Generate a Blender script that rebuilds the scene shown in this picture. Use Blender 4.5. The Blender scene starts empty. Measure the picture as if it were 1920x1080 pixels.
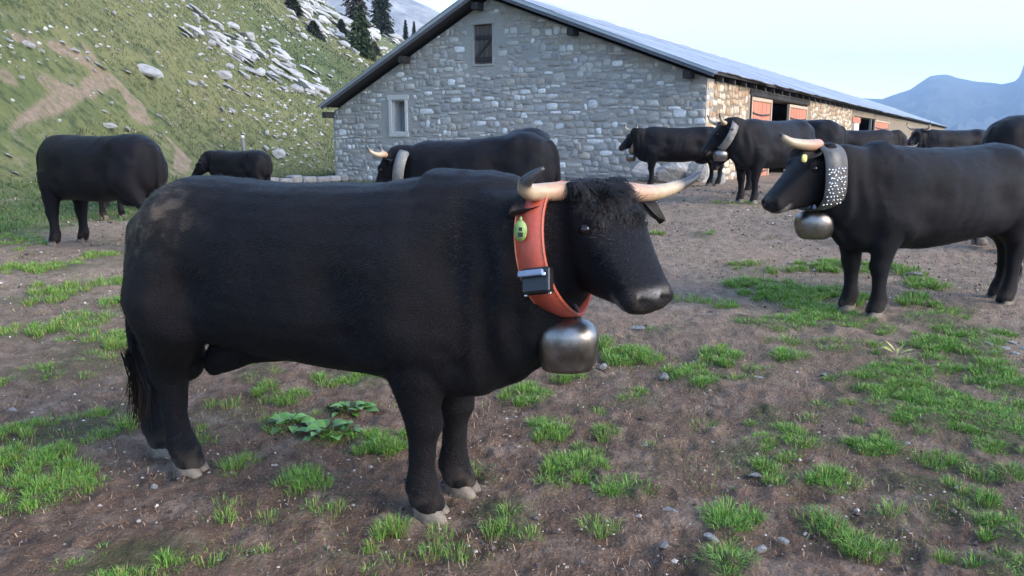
import bpy, bmesh, math, random
import numpy as np
from mathutils import Vector, Matrix, Euler
random.seed(7); RNG = np.random.default_rng(7)
S = bpy.context.scene; COL = S.collection
# ------------------------------------------------------------------ camera, light, exposure
PITCH = math.radians(10.5); FOC = 1507.0; ZC = 1.42          # focal length in pixels of the 1920 px wide photograph
cd = bpy.data.cameras.new('camera'); cam = bpy.data.objects.new('camera', cd); COL.objects.link(cam)
cd.sensor_width = 36.0; cd.lens = 36.0 * FOC / 1920.0; cd.clip_start = 0.05; cd.clip_end = 30000
cam.location = (0, 0, ZC); cam.rotation_euler = (math.pi / 2 - PITCH, 0, 0); S.camera = cam
SUN_EL, SUN_AZ = math.radians(24), math.radians(118)          # azimuth measured clockwise from the view direction (+Y)
w = bpy.data.worlds.new('World'); S.world = w; w.use_nodes = True
nt = w.node_tree; nt.nodes.clear()
sky = nt.nodes.new('ShaderNodeTexSky'); sky.sky_type = 'NISHITA'; sky.sun_disc = False
sky.sun_elevation = SUN_EL; sky.sun_rotation = SUN_AZ; sky.altitude = 1700; sky.air_density = 1.0; sky.dust_density = 1.0; sky.ozone_density = 1.0
bg = nt.nodes.new('ShaderNodeBackground'); bg.inputs[1].default_value = 0.15
wo = nt.nodes.new('ShaderNodeOutputWorld'); nt.links.new(sky.outputs[0], bg.inputs[0]); nt.links.new(bg.outputs[0], wo.inputs[0])
sd = bpy.data.lights.new('sun', 'SUN'); sd.energy = 1.5; sd.angle = math.radians(40); sd.color = (1.0, 0.86, 0.70)
sun = bpy.data.objects.new('sun', sd); COL.objects.link(sun)
sun.rotation_euler = Vector((-math.sin(SUN_AZ) * math.cos(SUN_EL), -math.cos(SUN_AZ) * math.cos(SUN_EL), -math.sin(SUN_EL))).to_track_quat('-Z', 'Y').to_euler()
S.view_settings.view_transform = 'Standard'; S.view_settings.look = 'None'; S.view_settings.gamma = 1.0
S.view_settings.use_curve_mapping = False; S.view_settings.exposure = 2.3
S.render.engine = 'CYCLES'; S.cycles.use_denoising = True; S.cycles.max_bounces = 6; S.cycles.volume_bounces = 0
S.cycles.volume_step_rate = 4.0

# ------------------------------------------------------------------ small helpers
CF = np.array([0, math.cos(PITCH), -math.sin(PITCH)]); CU = np.array([0, math.sin(PITCH), math.cos(PITCH)]); CR = np.array([1.0, 0, 0]); CC = np.array([0, 0, ZC])
def ray(u, v): return CF + CR * (u - 960) / FOC + CU * (540 - v) / FOC
def bp(u, v, d): return CC + ray(u, v) * d                     # point seen at (u, v) in the photograph, d metres deep
def on_plane(u, v, p0, n):
    r = ray(u, v); return CC + r * (((p0 - CC) @ n) / (r @ n))
def nrm(v): v = np.asarray(v, float); return v / np.linalg.norm(v)
def smooth(a, b, x):
    t = np.clip((x - a) / (b - a), 0, 1); return t * t * (3 - 2 * t)
def _h(i, j, k, s):
    n = (i * 374761393 + j * 668265263 + k * 2147483647 + s * 974711) & 0xffffffff
    n = ((n ^ (n >> 13)) * 1274126177) & 0xffffffff
    return ((n ^ (n >> 16)) & 0xffff) / 65535.0
def vnoise(p, s=0):
    p = np.asarray(p, float); i = np.floor(p).astype(np.int64); f = p - i; f = f * f * (3 - 2 * f); r = 0
    for dx in (0, 1):
        for dy in (0, 1):
            for dz in (0, 1):
                wgt = (f[:, 0] if dx else 1 - f[:, 0]) * (f[:, 1] if dy else 1 - f[:, 1]) * (f[:, 2] if dz else 1 - f[:, 2])
                r = r + wgt * _h(i[:, 0] + dx, i[:, 1] + dy, i[:, 2] + dz, s)
    return r * 2 - 1
def fbm(p, o=4, s=0):
    p = np.asarray(p, float); r = 0; a = 1.0; t = 0
    for k in range(o): r = r + a * vnoise(p * 2 ** k + 17.3 * k, s + k); t += a; a *= .5
    return r / t
def tag(o, label=None, cat=None, group=None, kind=None):
    if label: o['label'] = label
    if cat: o['category'] = cat
    if group: o['group'] = group
    if kind: o['kind'] = kind
    return o
def empty(name, loc=(0, 0, 0), rz=0.0):
    o = bpy.data.objects.new(name, None); COL.objects.link(o); o.location = tuple(loc); o.rotation_euler = (0, 0, rz); o.empty_display_size = .1
    return o
def link(name, me, mat=None, parent=None, loc=None, rot=None, scale=None):
    o = bpy.data.objects.new(name, me); COL.objects.link(o)
    if mat is not None and not me.materials: me.materials.append(mat)
    if parent is not None: o.parent = parent
    if loc is not None: o.location = tuple(loc)
    if rot is not None: o.rotation_euler = tuple(rot)
    if scale is not None: o.scale = tuple(scale)
    return o
def np_mesh(name, V, Fc, shade=True, col=None):
    """V (n,3); Fc a list of lists or an (m,k) array; col an (n,3) linear colour per vertex"""
    me = bpy.data.meshes.new(name); V = np.asarray(V, np.float32)
    if isinstance(Fc, np.ndarray):
        m, k = Fc.shape; me.vertices.add(len(V)); me.vertices.foreach_set('co', V.ravel())
        me.loops.add(m * k); me.loops.foreach_set('vertex_index', Fc.astype(np.int32).ravel())
        me.polygons.add(m); me.polygons.foreach_set('loop_start', np.arange(0, m * k, k, dtype=np.int32))
        me.update(calc_edges=True)
    else:
        me.from_pydata(V.tolist(), [], [list(map(int, f)) for f in Fc]); me.update()
    me.polygons.foreach_set('use_smooth', np.full(len(me.polygons), shade))
    if col is not None: set_col(me, col)
    return me
def set_col(me, col, name='col'):
    a = me.attributes.get(name) or me.attributes.new(name, 'FLOAT_COLOR', 'POINT')
    c = np.ones((len(me.vertices), 4), np.float32); c[:, :3] = col; a.data.foreach_set('color', c.ravel())
def loft(st, N=20, closed=False):
    """st: (centre, lateral, up, half width, up extent, down extent, exponent)"""
    V = []; Fc = []
    th = np.linspace(0, 2 * math.pi, N, endpoint=False)
    for (c, el, eu, hw, hu, hd, ex) in st:
        cs, sn = np.cos(th), np.sin(th)
        a = np.sign(cs) * np.abs(cs) ** (2 / ex) * hw; b = np.sign(sn) * np.abs(sn) ** (2 / ex); b = np.where(b > 0, b * hu, b * hd)
        V.append(np.asarray(c) + a[:, None] * np.asarray(el) + b[:, None] * np.asarray(eu))
    n = len(st); V = np.concatenate(V)
    for i in range(n if closed else n - 1):
        for j in range(N):
            k = (i + 1) % n; Fc.append([i * N + j, i * N + (j + 1) % N, k * N + (j + 1) % N, k * N + j])
    if not closed: Fc.append(list(range(N))[::-1]); Fc.append([(n - 1) * N + j for j in range(N)])
    return V, Fc
def spline(P, n):
    P = np.asarray(P, float); t = np.linspace(0, len(P) - 1, n); out = []
    Q = np.vstack([2 * P[0] - P[1], P, 2 * P[-1] - P[-2]])
    for x in t:
        i = min(int(x), len(P) - 2); f = x - i; a, b, c, d = Q[i], Q[i + 1], Q[i + 2], Q[i + 3]
        out.append(.5 * (2 * b + (c - a) * f + (2 * a - 5 * b + 4 * c - d) * f * f + (3 * b - 3 * c + d - a) * f ** 3))
    return np.array(out)
def tube(P, R, N=10, flat=1.0):
    P = np.asarray(P, float); st = []; up = np.array([0, 0, 1.0])
    for i in range(len(P)):
        t = nrm(P[min(i + 1, len(P) - 1)] - P[max(i - 1, 0)])
        el = np.cross(t, up)
        if np.linalg.norm(el) < .15: el = np.cross(t, np.array([0, 1.0, 0]))
        el = nrm(el); eu = np.cross(el, t); up = eu
        st.append((P[i], el, eu, R[i], R[i] * flat, R[i] * flat, 2))
    return loft(st, N)
class MB:
    def __init__(self): self.V = []; self.F = []; self.C = []; self.n = 0
    def add(self, V, Fc, col=None):
        V = np.asarray(V, float); self.V.append(V); self.F += [[int(i) + self.n for i in f] for f in Fc]; self.n += len(V)
        self.C.append(np.tile(np.asarray(col if col is not None else (1, 1, 1), float), (len(V), 1)) if col is None or np.ndim(col) == 1 else np.asarray(col))
        return self
    def box(self, lo, hi, col=None):
        x0, y0, z0 = lo; x1, y1, z1 = hi
        return self.add([(x0, y0, z0), (x1, y0, z0), (x1, y1, z0), (x0, y1, z0), (x0, y0, z1), (x1, y0, z1), (x1, y1, z1), (x0, y1, z1)],
                        [(0, 3, 2, 1), (4, 5, 6, 7), (0, 1, 5, 4), (1, 2, 6, 5), (2, 3, 7, 6), (3, 0, 4, 7)], col)
    def mesh(self, name, shade=False, col=False):
        return np_mesh(name, np.concatenate(self.V), self.F, shade, np.concatenate(self.C) if col else None)
    def build(self, name, mat, parent=None, shade=False, col=False, **k): return link(name, self.mesh(name, shade, col), mat, parent, **k)
def bevel(me, wdt, seg=1):
    bm = bmesh.new(); bm.from_mesh(me); bmesh.ops.bevel(bm, geom=bm.edges[:], offset=wdt, segments=seg, affect='EDGES', profile=.5, clamp_overlap=True)
    bm.to_mesh(me); bm.free(); return me

# ------------------------------------------------------------------ materials
def new_mat(name):
    m = bpy.data.materials.new(name); m.use_nodes = True; t = m.node_tree; t.nodes.clear()
    o = t.nodes.new('ShaderNodeOutputMaterial'); b = t.nodes.new('ShaderNodeBsdfPrincipled'); t.links.new(b.outputs[0], o.inputs[0])
    return m, t, b
class G:                                                        # tiny node-graph writer
    def __init__(self, t): self.t = t
    def n(self, typ, ins=None, **kw):
        nd = self.t.nodes.new(typ)
        for k, v in kw.items(): setattr(nd, k, v)
        for k, v in (ins or {}).items():
            if isinstance(v, bpy.types.NodeSocket): self.t.links.new(v, nd.inputs[k])
            else: nd.inputs[k].default_value = v
        return nd
    def noise(self, vec, scale, detail=5, rough=.6, dist=0): return self.n('ShaderNodeTexNoise', {'Vector': vec, 'Scale': scale, 'Detail': detail, 'Roughness': rough, 'Distortion': dist}).outputs[0]
    def ramp(self, fac, stops):
        nd = self.n('ShaderNodeValToRGB', {0: fac}); e = nd.color_ramp.elements
        while len(e) < len(stops): e.new(.5)
        for q, (p, c) in zip(e, stops): q.position = p; q.color = (*c, 1) if np.ndim(c) else (c, c, c, 1)
        return nd.outputs[0]
    def mix(self, fac, a, b, mode='MIX'):
        nd = self.n('ShaderNodeMix', data_type='RGBA', blend_type=mode)
        for k, v in ((0, fac), (6, a), (7, b)):
            if isinstance(v, bpy.types.NodeSocket): self.t.links.new(v, nd.inputs[k])
            else: nd.inputs[k].default_value = v if not isinstance(v, tuple) or len(v) == 4 else (*v, 1)
        return nd.outputs[2]
    def math(self, op, a, b=0.0, c=0.0): return self.n('ShaderNodeMath', {0: a, 1: b, 2: c}, operation=op).outputs[0]
    def bump(self, h, strength=.5, dist=.02): return self.n('ShaderNodeBump', {'Height': h, 'Strength': strength, 'Distance': dist}).outputs[0]
    def attr(self, name): return self.n('ShaderNodeAttribute', attribute_name=name).outputs[0]
    def sep(self, c): return self.n('ShaderNodeSeparateColor', {0: c}).outputs
    def obj(self): return self.n('ShaderNodeTexCoord').outputs['Object']
    def rnd(self): return self.n('ShaderNodeObjectInfo').outputs['Random']
    def pos(self): return self.n('ShaderNodeNewGeometry').outputs['Position']
def mat_attr(name, rough=.6, amp=.3, scale=30, bumps=.3, bdist=.004, metal=0.0, spec=.5, sheen=0.0):
    m, t, b = new_mat(name); g = G(t); o = g.obj(); c = g.attr('col'); nz = g.noise(o, scale, 6)
    t.links.new(g.mix(1.0, c, g.ramp(nz, [(.25, 1 - amp), (.75, 1 + amp)]), 'MULTIPLY'), b.inputs['Base Color'])
    t.links.new(g.bump(nz, bumps, bdist), b.inputs['Normal']); b.inputs['Roughness'].default_value = rough; b.inputs['Metallic'].default_value = metal
    b.inputs['Specular IOR Level'].default_value = spec
    if sheen: b.inputs['Sheen Weight'].default_value = sheen; b.inputs['Sheen Roughness'].default_value = .4
    return m
def mat_plain(name, c1, c2, rough=.6, scale=12, bumps=.3, bdist=.006, metal=0.0, rnd=0.0, stretch=(1, 1, 1), spec=.5):
    m, t, b = new_mat(name); g = G(t); o = g.n('ShaderNodeMapping', {'Vector': g.obj(), 'Scale': stretch}).outputs[0]
    nz = g.noise(o, scale, 7, .65); c = g.ramp(nz, [(.3, c1), (.7, c2)])
    if rnd: c = g.mix(1.0, c, g.ramp(g.rnd(), [(0, 1 - rnd), (1, 1 + rnd)]), 'MULTIPLY')
    t.links.new(c, b.inputs['Base Color']); t.links.new(g.bump(nz, bumps, bdist), b.inputs['Normal'])
    t.links.new(g.ramp(nz, [(.2, max(rough - .12, .05)), (.8, min(rough + .12, 1))]), b.inputs['Roughness']); b.inputs['Metallic'].default_value = metal
    b.inputs['Specular IOR Level'].default_value = spec
    return m
M = {}
def coat_mat(name, dust):
    m, t, b = new_mat(name); g = G(t); o = g.obj()
    st = g.n('ShaderNodeMapping', {'Vector': o, 'Scale': (26, 60, 60)}).outputs[0]
    big = g.noise(o, 2.3, 4); hair = g.noise(st, 3.2, 6, .7, .6); fine = g.noise(o, 160, 3)
    c = g.ramp(big, [(.3, (.0032, .0036, .0064)), (.72, (.0125, .0092, .0086))])
    c = g.mix(1.0, c, g.ramp(hair, [(.25, .6), (.8, 1.5)]), 'MULTIPLY')
    rs = g.sep(g.attr('col'))
    c = g.mix(rs[1], c, (.14, .108, .08, 1))                                     # dirt and dust (R skin, G dust, B pale)
    c = g.mix(rs[0], c, g.mix(g.noise(o, 60, 3), (.010, .008, .008, 1), (.03, .022, .02, 1)))
    c = g.mix(rs[2], c, (.42, .38, .34, 1))
    t.links.new(c, b.inputs['Base Color'])
    hh = g.math('ADD', hair, g.math('MULTIPLY', fine, .35))
    t.links.new(g.bump(hh, .7, .011), b.inputs['Normal'])
    t.links.new(g.math('SUBTRACT', g.ramp(hair, [(.3, .40), (.7, .58)]), g.math('MULTIPLY', rs[0], .12)), b.inputs['Roughness'])
    b.inputs['Specular IOR Level'].default_value = .15
    b.inputs['Sheen Weight'].default_value = .012; b.inputs['Sheen Roughness'].default_value = .45; b.inputs['Sheen Tint'].default_value = (.8, .85, 1, 1)
    return m
M['coat'] = coat_mat('black_coat', 0)
M['hair'] = mat_attr('hair_strands', .6, .35, 40, .0, spec=.3)
M['horn'] = mat_attr('horn', .42, .18, 45, .35, .003)
M['hoof'] = mat_plain('hoof_horn', (.04, .031, .024), (.25, .20, .15), .68, 18, .5, .004)
M['eye'] = mat_plain('eye', (.008, .006, .005), (.012, .008, .006), .08, 5, 0, .001)
M['ear'] = mat_attr('ear_hair', .65, .35, 60, .5, .003, spec=.3)
M['orange'] = mat_plain('orange_strap', (.40, .062, .034), (.52, .10, .055), .5, 60, .3, .002)
M['strap_edge'] = mat_plain('strap_edge', (.42, .14, .07), (.52, .2, .1), .6, 60, .2, .001)
M['leather'] = mat_plain('grey_leather', (.045, .040, .037), (.135, .125, .12), .5, 14, .5, .004)
M['leather2'] = mat_plain('worn_pale_leather', (.10, .095, .085), (.27, .25, .22), .55, 14, .5, .004); M['tan'] = mat_plain('tan_leather', (.16, .11, .06), (.34, .26, .16), .55, 18, .5, .004)
M['black'] = mat_plain('black_plastic', (.006, .006, .008), (.012, .012, .014), .35, 30, .1, .001)
M['bluegrey'] = mat_plain('grey_lid', (.16, .2, .28), (.24, .28, .36), .3, 20, .1, .001)
M['bell'] = mat_plain('steel_bell', (.15, .13, .115), (.37, .345, .32), .38, 9, .25, .004, metal=1.0)
M['stud'] = mat_plain('studs', (.6, .58, .55), (.8, .78, .74), .25, 8, 0, .001, metal=1.0)
M['tag_green'] = mat_plain('green_tag', (.16, .26, .07), (.30, .42, .14), .5, 25, .2, .001)
M['tag_yellow'] = mat_plain('yellow_tag', (.62, .5, .12), (.75, .65, .25), .5, 25, .1, .001)
M['white'] = mat_plain('white_paint', (.55, .54, .5), (.75, .74, .7), .6, 20, .2, .002)
M['ink'] = mat_plain('black_ink', (.012, .016, .01), (.02, .025, .015), .6, 20, .1, .001)

# ------------------------------------------------------------------ the lie of the land
def azx(px): return math.atan2((px - 960) / FOC, math.cos(PITCH) + math.sin(PITCH) * .2)
GC = np.array([(-1.41, 3.22, .02), (-.33, 2.82, .035), (-1.59, 3.43, .045), (-.24, 3.02, .045), (2.63, 5.61, .16), (3.74, 5.97, .18), (-5.23, 8.93, .24), (-4.86, 8.99, .25),
               (-5.74, 11.3, .33), (3.37, 11.84, .52), (2.73, 15.9, .54), (4.1, 17.4, .5), (-4.9, 22.1, .16), (-5.8, 21.5, .40), (-7.6, 12, .42), (.06, 1.8, .0), (0, -4, -.1),
               (-3, 1, .0), (4, 1.5, .05), (9, 6, .25), (9, 14, .5), (14, 30, .45), (30, 60, .2), (-1.5, 12, .36), (0, 8, .26), (8, 45, .4), (0, 40, .3), (-6, 40, .9), (-12, 14, .7), (60, 20, .2), (0, -30, -.6), (-30, -5, .6), (30, -10, 0)])
def gz0(x, y):
    x = np.asarray(x, float); y = np.asarray(y, float); num = 0; den = 0
    for (a, b, c) in GC:
        d2 = (x - a) ** 2 + (y - b) ** 2; s = .6 + .10 * math.hypot(a, b); wgt = 1 / (d2 + s * s) ** 1.6 * s; num = num + wgt * c; den = den + wgt
    return num / den
HX = [(-1500, .60, 9, 60), (-900, .60, 10, 66), (-300, .54, 11.5, 70), (0, .44, 13.5, 76), (150, .385, 15.5, 80), (300, .315, 18, 88), (450, .235, 22.5, 98), (560, .18, 26, 106), (600, .160, 27.5, 110),
      (640, .147, 30, 114), (700, .129, 35, 118), (755, .116, 42, 122), (850, .085, 55, 126), (950, .05, 68, 130), (1100, .0, 90, 140)]
HAZ = [azx(a[0]) for a in HX]
def land(x, y):
    x = np.asarray(x, float); y = np.asarray(y, float)
    r = np.hypot(x, y); az = np.arctan2(x, y); z = gz0(x, y)
    e = np.interp(az, HAZ, [a[1] for a in HX]); rf = np.interp(az, HAZ, [a[2] for a in HX]); R = np.interp(az, HAZ, [a[3] for a in HX])
    back = smooth(-1.9, -1.4, az)                                # the hill ends behind the left shoulder
    t = (r - rf) / (R - rf); tt = np.clip(t, 0, 1)
    prof = tt * smooth(-.02, .16, tt) * .9 + .1 * tt * tt
    zr = ZC + e * R; hz = np.maximum(zr - z, 0) * prof
    hz = hz - np.clip(t - 1, 0, 30) * e * R * .12
    p = np.stack([x, y, 0 * x], -1).reshape(-1, 3)
    rough = (fbm(p * .11, 4, 3) * 1.1 + fbm(p * .45, 3, 9) * .22).reshape(x.shape)
    hz = hz + rough * smooth(0, .35, tt) * (1 - .85 * smooth(.75, 1, tt)) * np.clip(e * 5, 0, 1)
    return z + hz * back - smooth(200, 3000, r) * 60
def gz(x, y): return float(land(np.array([float(x)]), np.array([float(y)]))[0])
_ts = np.concatenate([np.linspace(1.2, 40, 700), np.linspace(40, 200, 600)])
def hit(u, v):
    """where the line of sight at (u, v) meets the land"""
    r = ray(u, v); P = CC + _ts[:, None] * r; dz = P[:, 2] - land(P[:, 0], P[:, 1]); k = np.where(dz < 0)[0]
    if len(k) == 0: return None
    i = k[0]
    if i == 0: return P[0]
    f = dz[i - 1] / (dz[i - 1] - dz[i]); return P[i - 1] + (P[i] - P[i - 1]) * f

# ------------------------------------------------------------------ ground and hillside
PATCH = [  # grass patches as read in the photograph: x, y, half width, half height, density, isolated clump?
 (60,870,85,50,1.0,0),(110,800,100,28,.9,0),(80,915,75,28,1,0),(250,1045,105,34,1.3,0),(210,790,45,22,.6,0),(30,835,40,25,.8,0),(566,900,42,20,1.3,1),(440,872,35,14,.7,1),(545,745,24,11,1,1),(500,725,20,13,1,1),
 (230,765,25,18,.9,0),(180,650,65,40,.7,0),(210,640,30,25,.8,0),(90,700,75,13,.6,0),(150,690,55,13,.5,0),(100,610,65,16,.6,0),(60,555,60,11,.6,0),(150,530,65,11,.6,0),(222,565,24,9,.9,0),(40,500,45,9,.7,0),(30,450,40,14,.7,0),(110,500,40,8,.7,0),(190,480,30,8,.6,0),
 (660,700,58,16,1,0),(690,712,40,16,1,0),(490,678,20,9,1,0),(716,824,54,20,1.3,1),(540,790,35,18,.7,0),(600,820,40,14,.8,0),(645,770,40,14,.8,0),(650,1040,55,20,.45,0),(732,990,28,16,.6,1),(940,950,55,30,.9,0),(962,985,35,24,.9,0),(880,1042,38,20,.4,0),
 (1030,800,32,26,1,1),(1078,872,46,26,1.2,1),(1100,843,18,16,1,0),(1030,910,22,13,.9,0),(985,735,38,20,.9,1),(1136,812,18,15,1,1),(905,880,28,28,.5,0),(1180,915,42,20,1.2,1),(1197,745,38,20,.6,0),(1185,666,44,15,1.3,1),(1290,698,34,17,1.1,0),(1322,714,24,17,1.2,0),(1352,665,32,19,1.2,1),(1474,670,30,13,1.2,1),(1128,640,14,12,1.1,1),(1060,702,25,9,1,0),
 (1374,965,36,30,1.6,1),(1352,1052,48,28,1.4,1),(1540,980,33,25,1.3,1),(1610,1020,24,22,1,1),(1553,896,34,20,1.4,1),(1410,846,58,30,1.2,0),(1450,790,38,26,1.2,0),(1440,768,24,13,1.2,0),(1508,825,24,14,1,1),(1562,825,40,14,.9,0),(1650,826,45,23,1.2,0),(1720,898,48,16,1,0),(1770,945,44,20,1.2,0),(1818,930,38,14,1.2,0),(1880,886,24,14,1.3,1),(1800,868,58,18,.9,0),(1900,1000,40,27,1.2,0),(1880,1060,44,24,1.4,0),
 (1640,710,65,28,1.1,0),(1720,740,88,33,1.3,0),(1800,770,98,38,1.3,0),(1880,800,58,38,1.4,0),(1700,690,58,18,1,0),(1850,690,58,23,1.1,0),(1900,720,40,28,1.2,0),(1780,640,66,26,1.1,0),(1830,620,48,18,1.2,0),(1760,600,48,16,.9,0),(1540,600,58,13,1,0),(1480,600,48,13,1,0),(1480,540,88,16,1.2,0),(1560,552,48,16,1.1,0),(1440,545,48,13,1.1,0),(1400,530,28,9,1,0),(1590,500,48,9,1,0),(1560,497,38,9,1,0),(1500,497,18,7,1,0),
 (1720,560,28,11,1,0),(1740,530,38,9,1,0),(1800,580,28,11,1,0),(1700,508,28,7,.8,0),(1320,440,18,7,.9,0),(1620,600,28,11,.9,0),(1440,612,28,9,.9,0),(1400,600,24,11,1,0),(1360,572,24,7,.9,0),(1525,575,58,12,1.1,0),(1262,690,18,10,1,0),(1650,620,18,7,1,0),(1380,380,30,3,.4,0),(1230,435,14,4,.5,0),
 (1300,560,40,10,.4,0),(1420,500,50,9,.6,0),(1660,500,40,8,.5,0),(1500,640,50,12,.5,0),(1590,650,50,14,.6,0),(1250,620,30,8,.5,0),(1100,760,30,14,.4,0),(1420,700,50,18,.35,0),(1560,760,60,24,.5,0),(1300,780,40,16,.3,0),(1480,900,40,16,.35,0),(1860,960,40,16,.5,0),(1700,1030,50,20,.35,0),(380,820,30,14,.35,0),(640,930,40,16,.3,0),(20,620,40,12,.6,0),(260,520,20,8,.5,0),(180,590,50,10,.6,0),(700,1060,40,14,.3,0),(1130,980,40,25,.25,0),(460,1040,50,25,.25,0),(400,960,40,20,.3,0),(300,700,60,30,.3,0),(430,760,60,30,.25,0),(820,1010,60,20,.25,0),(1250,860,50,30,.2,0),(1650,950,60,30,.25,0),(560,960,60,20,.25,0),(1030,640,40,10,.4,0),(480,700,40,14,.4,0)]
PW = []
for (u, v, rx, ry, dn, iso) in PATCH:
    c = hit(u, v + ry * .35); a = hit(u, v - ry * .6); b = hit(u, v + ry)
    d = (c - CC) @ CF; PW.append((c[0], c[1], 1.15 * rx * d / FOC, 1.2 * max(.5 * math.hypot(a[0] - b[0], a[1] - b[1]), .6 * rx * d / FOC), math.atan2(c[0], c[1]), dn, iso))
PATHS = [[(0, 62), (40, 70), (110, 90), (160, 112), (190, 145), (160, 170), (120, 185), (85, 205), (40, 225), (20, 245), (50, 268), (66, 290)], [(190, 145), (215, 150), (232, 165)], [(240, 185), (266, 195), (250, 220), (282, 226)],
         [(318, 262), (345, 290), (330, 322), (350, 330)], [(0, 140), (22, 146)], [(75, 150), (110, 160), (140, 170)], [(0, 310), (40, 300), (80, 285)], [(165, 95), (180, 120)]]
PSEG = []
for P in PATHS:
    Q = [hit(*p) for p in P]
    PSEG += [(Q[i], Q[i + 1]) for i in range(len(Q) - 1)]
def path_dist(x, y):
    d = np.full(x.shape, 99.0)
    for a, b in PSEG:
        ab = (b - a)[:2]; t = np.clip(((x - a[0]) * ab[0] + (y - a[1]) * ab[1]) / (ab @ ab + 1e-9), 0, 1)
        d = np.minimum(d, np.hypot(x - a[0] - t * ab[0], y - a[1] - t * ab[1]))
    return d
def patch_field(x, y):
    f = np.zeros(x.shape)
    for (cx, cy, rx, ry, az, dn, iso) in PW:
        dx, dy = x - cx, y - cy; a = dx * math.cos(az) - dy * math.sin(az); b = dx * math.sin(az) + dy * math.cos(az)
        f = np.maximum(f, np.clip(1.5 - np.sqrt((a / rx) ** 2 + (b / ry) ** 2) * 1.1, 0, 1) * min(1, dn))
    return f
az = np.concatenate([np.radians(np.arange(-180, -37, 3.0)), np.radians(np.arange(-37, 37.01, .17)), np.radians(np.arange(40, 180, 3.0))])
rr = np.concatenate([[.15, .4], np.geomspace(.8, 9, 330)[:-1], np.geomspace(9, 140, 330), np.geomspace(150, 9000, 26)])
A, Rr = np.meshgrid(az, rr); X = Rr * np.sin(A); Y = Rr * np.cos(A); Z = land(X, Y)
P3 = np.stack([X, Y, 0 * X], -1).reshape(-1, 3); near = (1 - smooth(14, 24, Rr))
pf = np.zeros(X.shape); nm = Rr < 20; pf[nm] = patch_field(X[nm], Y[nm])
rf_ = np.interp(A, HAZ, [a[2] for a in HX])
lump = (fbm(P3 * 5, 3, 21) * .022 + np.abs(fbm(P3 * 14, 3, 31)) * .026 + fbm(P3 * 1.3, 2, 41) * .03).reshape(X.shape)
Z = Z + lump * near + pf * .012 * near - .01
hoof_rng = np.random.default_rng(5); nearm = np.where(Rr.ravel() < 9)[0]; XYn = P3[nearm, :2]; dent_ = np.zeros(len(nearm)); az_n = np.arctan2(XYn[:, 0], XYn[:, 1]); order = np.argsort(Rr.ravel()[nearm], kind='stable'); rs_ = Rr.ravel()[nearm][order]
for _ in range(700):                                                   # hoof prints
    ra_, aa = 1.7 + 6.5 * hoof_rng.random() ** 1.2, hoof_rng.uniform(-.66, .66); px_, py_ = ra_ * math.sin(aa), ra_ * math.cos(aa); i0, i1 = np.searchsorted(rs_, [ra_ - .16, ra_ + .16]); k_ = order[i0:i1]; q_ = ((XYn[k_, 0] - px_) ** 2 + (XYn[k_, 1] - py_) ** 2) / hoof_rng.uniform(.035, .065) ** 2
    dent_[k_] += hoof_rng.uniform(.005, .015) * (-np.exp(-q_ ** 2 * .6) + .45 * np.exp(-(np.sqrt(q_) - 1.5) ** 2 * 4))
Zf = Z.ravel(); Zf[nearm] += dent_; Z = Zf.reshape(X.shape)
edge = fbm(P3 * .5, 4, 51).reshape(X.shape)
gleft = smooth(-3.5, .5, Rr - np.where(A < azx(648), np.minimum(rf_, 15.0 - 2.2 * smooth(azx(330), azx(0), A)), 40) + edge * 2.2)
pd = path_dist(X, Y) if True else 0
pth = (1 - smooth(-.02, .20, pd + edge * .22 + .3 * np.maximum(0, fbm(P3 * 1.1, 3, 63).reshape(X.shape)))) * smooth(9, 14, Rr) * (Rr < 140)
bare = smooth(.2, .45, fbm(P3 * .45, 4, 61).reshape(X.shape)) * (A < azx(420)) * smooth(12, 18, Rr) * .3
dry = smooth(4.0, 8.5, Rr + edge * 1.2 + 1.4 * smooth(azx(900), azx(1500), A))
na = len(az); nr = len(rr); ii, jj = np.meshgrid(np.arange(nr - 1), np.arange(na), indexing='ij'); j2 = (jj + 1) % na
Fg = np.stack([ii * na + jj, (ii + 1) * na + jj, (ii + 1) * na + j2, ii * na + j2], -1).reshape(-1, 4)[:, ::-1]
gme = np_mesh('ground', np.stack([X, Y, Z], -1).reshape(-1, 3), np.ascontiguousarray(Fg), True, np.stack([np.maximum(gleft * (1 - .85 * pth) * (1 - bare), 0), np.maximum(pth, bare * gleft), dry], -1).reshape(-1, 3))
set_col(gme, np.repeat(pf.reshape(-1, 1), 3, 1), 'patch')
m, t, b = new_mat('earth_and_turf'); g = G(t); o = g.pos(); k = g.sep(g.attr('col')); pt = g.sep(g.attr('patch'))[0]
n1 = g.noise(o, 1.1, 6, .6); n2 = g.noise(o, 9, 8, .68); n3 = g.noise(o, 55, 6, .7); n4 = g.noise(o, 210, 3, .6); n5 = g.noise(o, .09, 5, .6); n6 = g.noise(o, .55, 7, .7)
vor = g.n('ShaderNodeTexVoronoi', {'Vector': o, 'Scale': 62.0, 'Randomness': 1.0})
soil = g.ramp(n2, [(.25, (.068, .041, .027)), (.5, (.158, .098, .063)), (.75, (.27, .182, .122))])
soil = g.mix(g.ramp(n1, [(.42, 0.0), (.62, .65)]), soil, (.155, .09, .06, 1))
soil = g.mix(g.ramp(n3, [(.55, 0.0), (.72, .6)]), soil, (.19, .135, .105, 1))
soil = g.mix(g.ramp(g.noise(o, 4.5, 7, .75, .4), [(.50, 0.0), (.68, .75)]), soil, (.34, .255, .195, 1)); soil = g.mix(g.ramp(g.noise(o, 3.1, 6, .7), [(.32, .8), (.46, 0.0)]), soil, (.055, .036, .027, 1)); soil = g.mix(g.ramp(g.noise(o, 17, 6, .75), [(.56, 0.0), (.68, .6)]), soil, (.24, .13, .085, 1))
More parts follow.
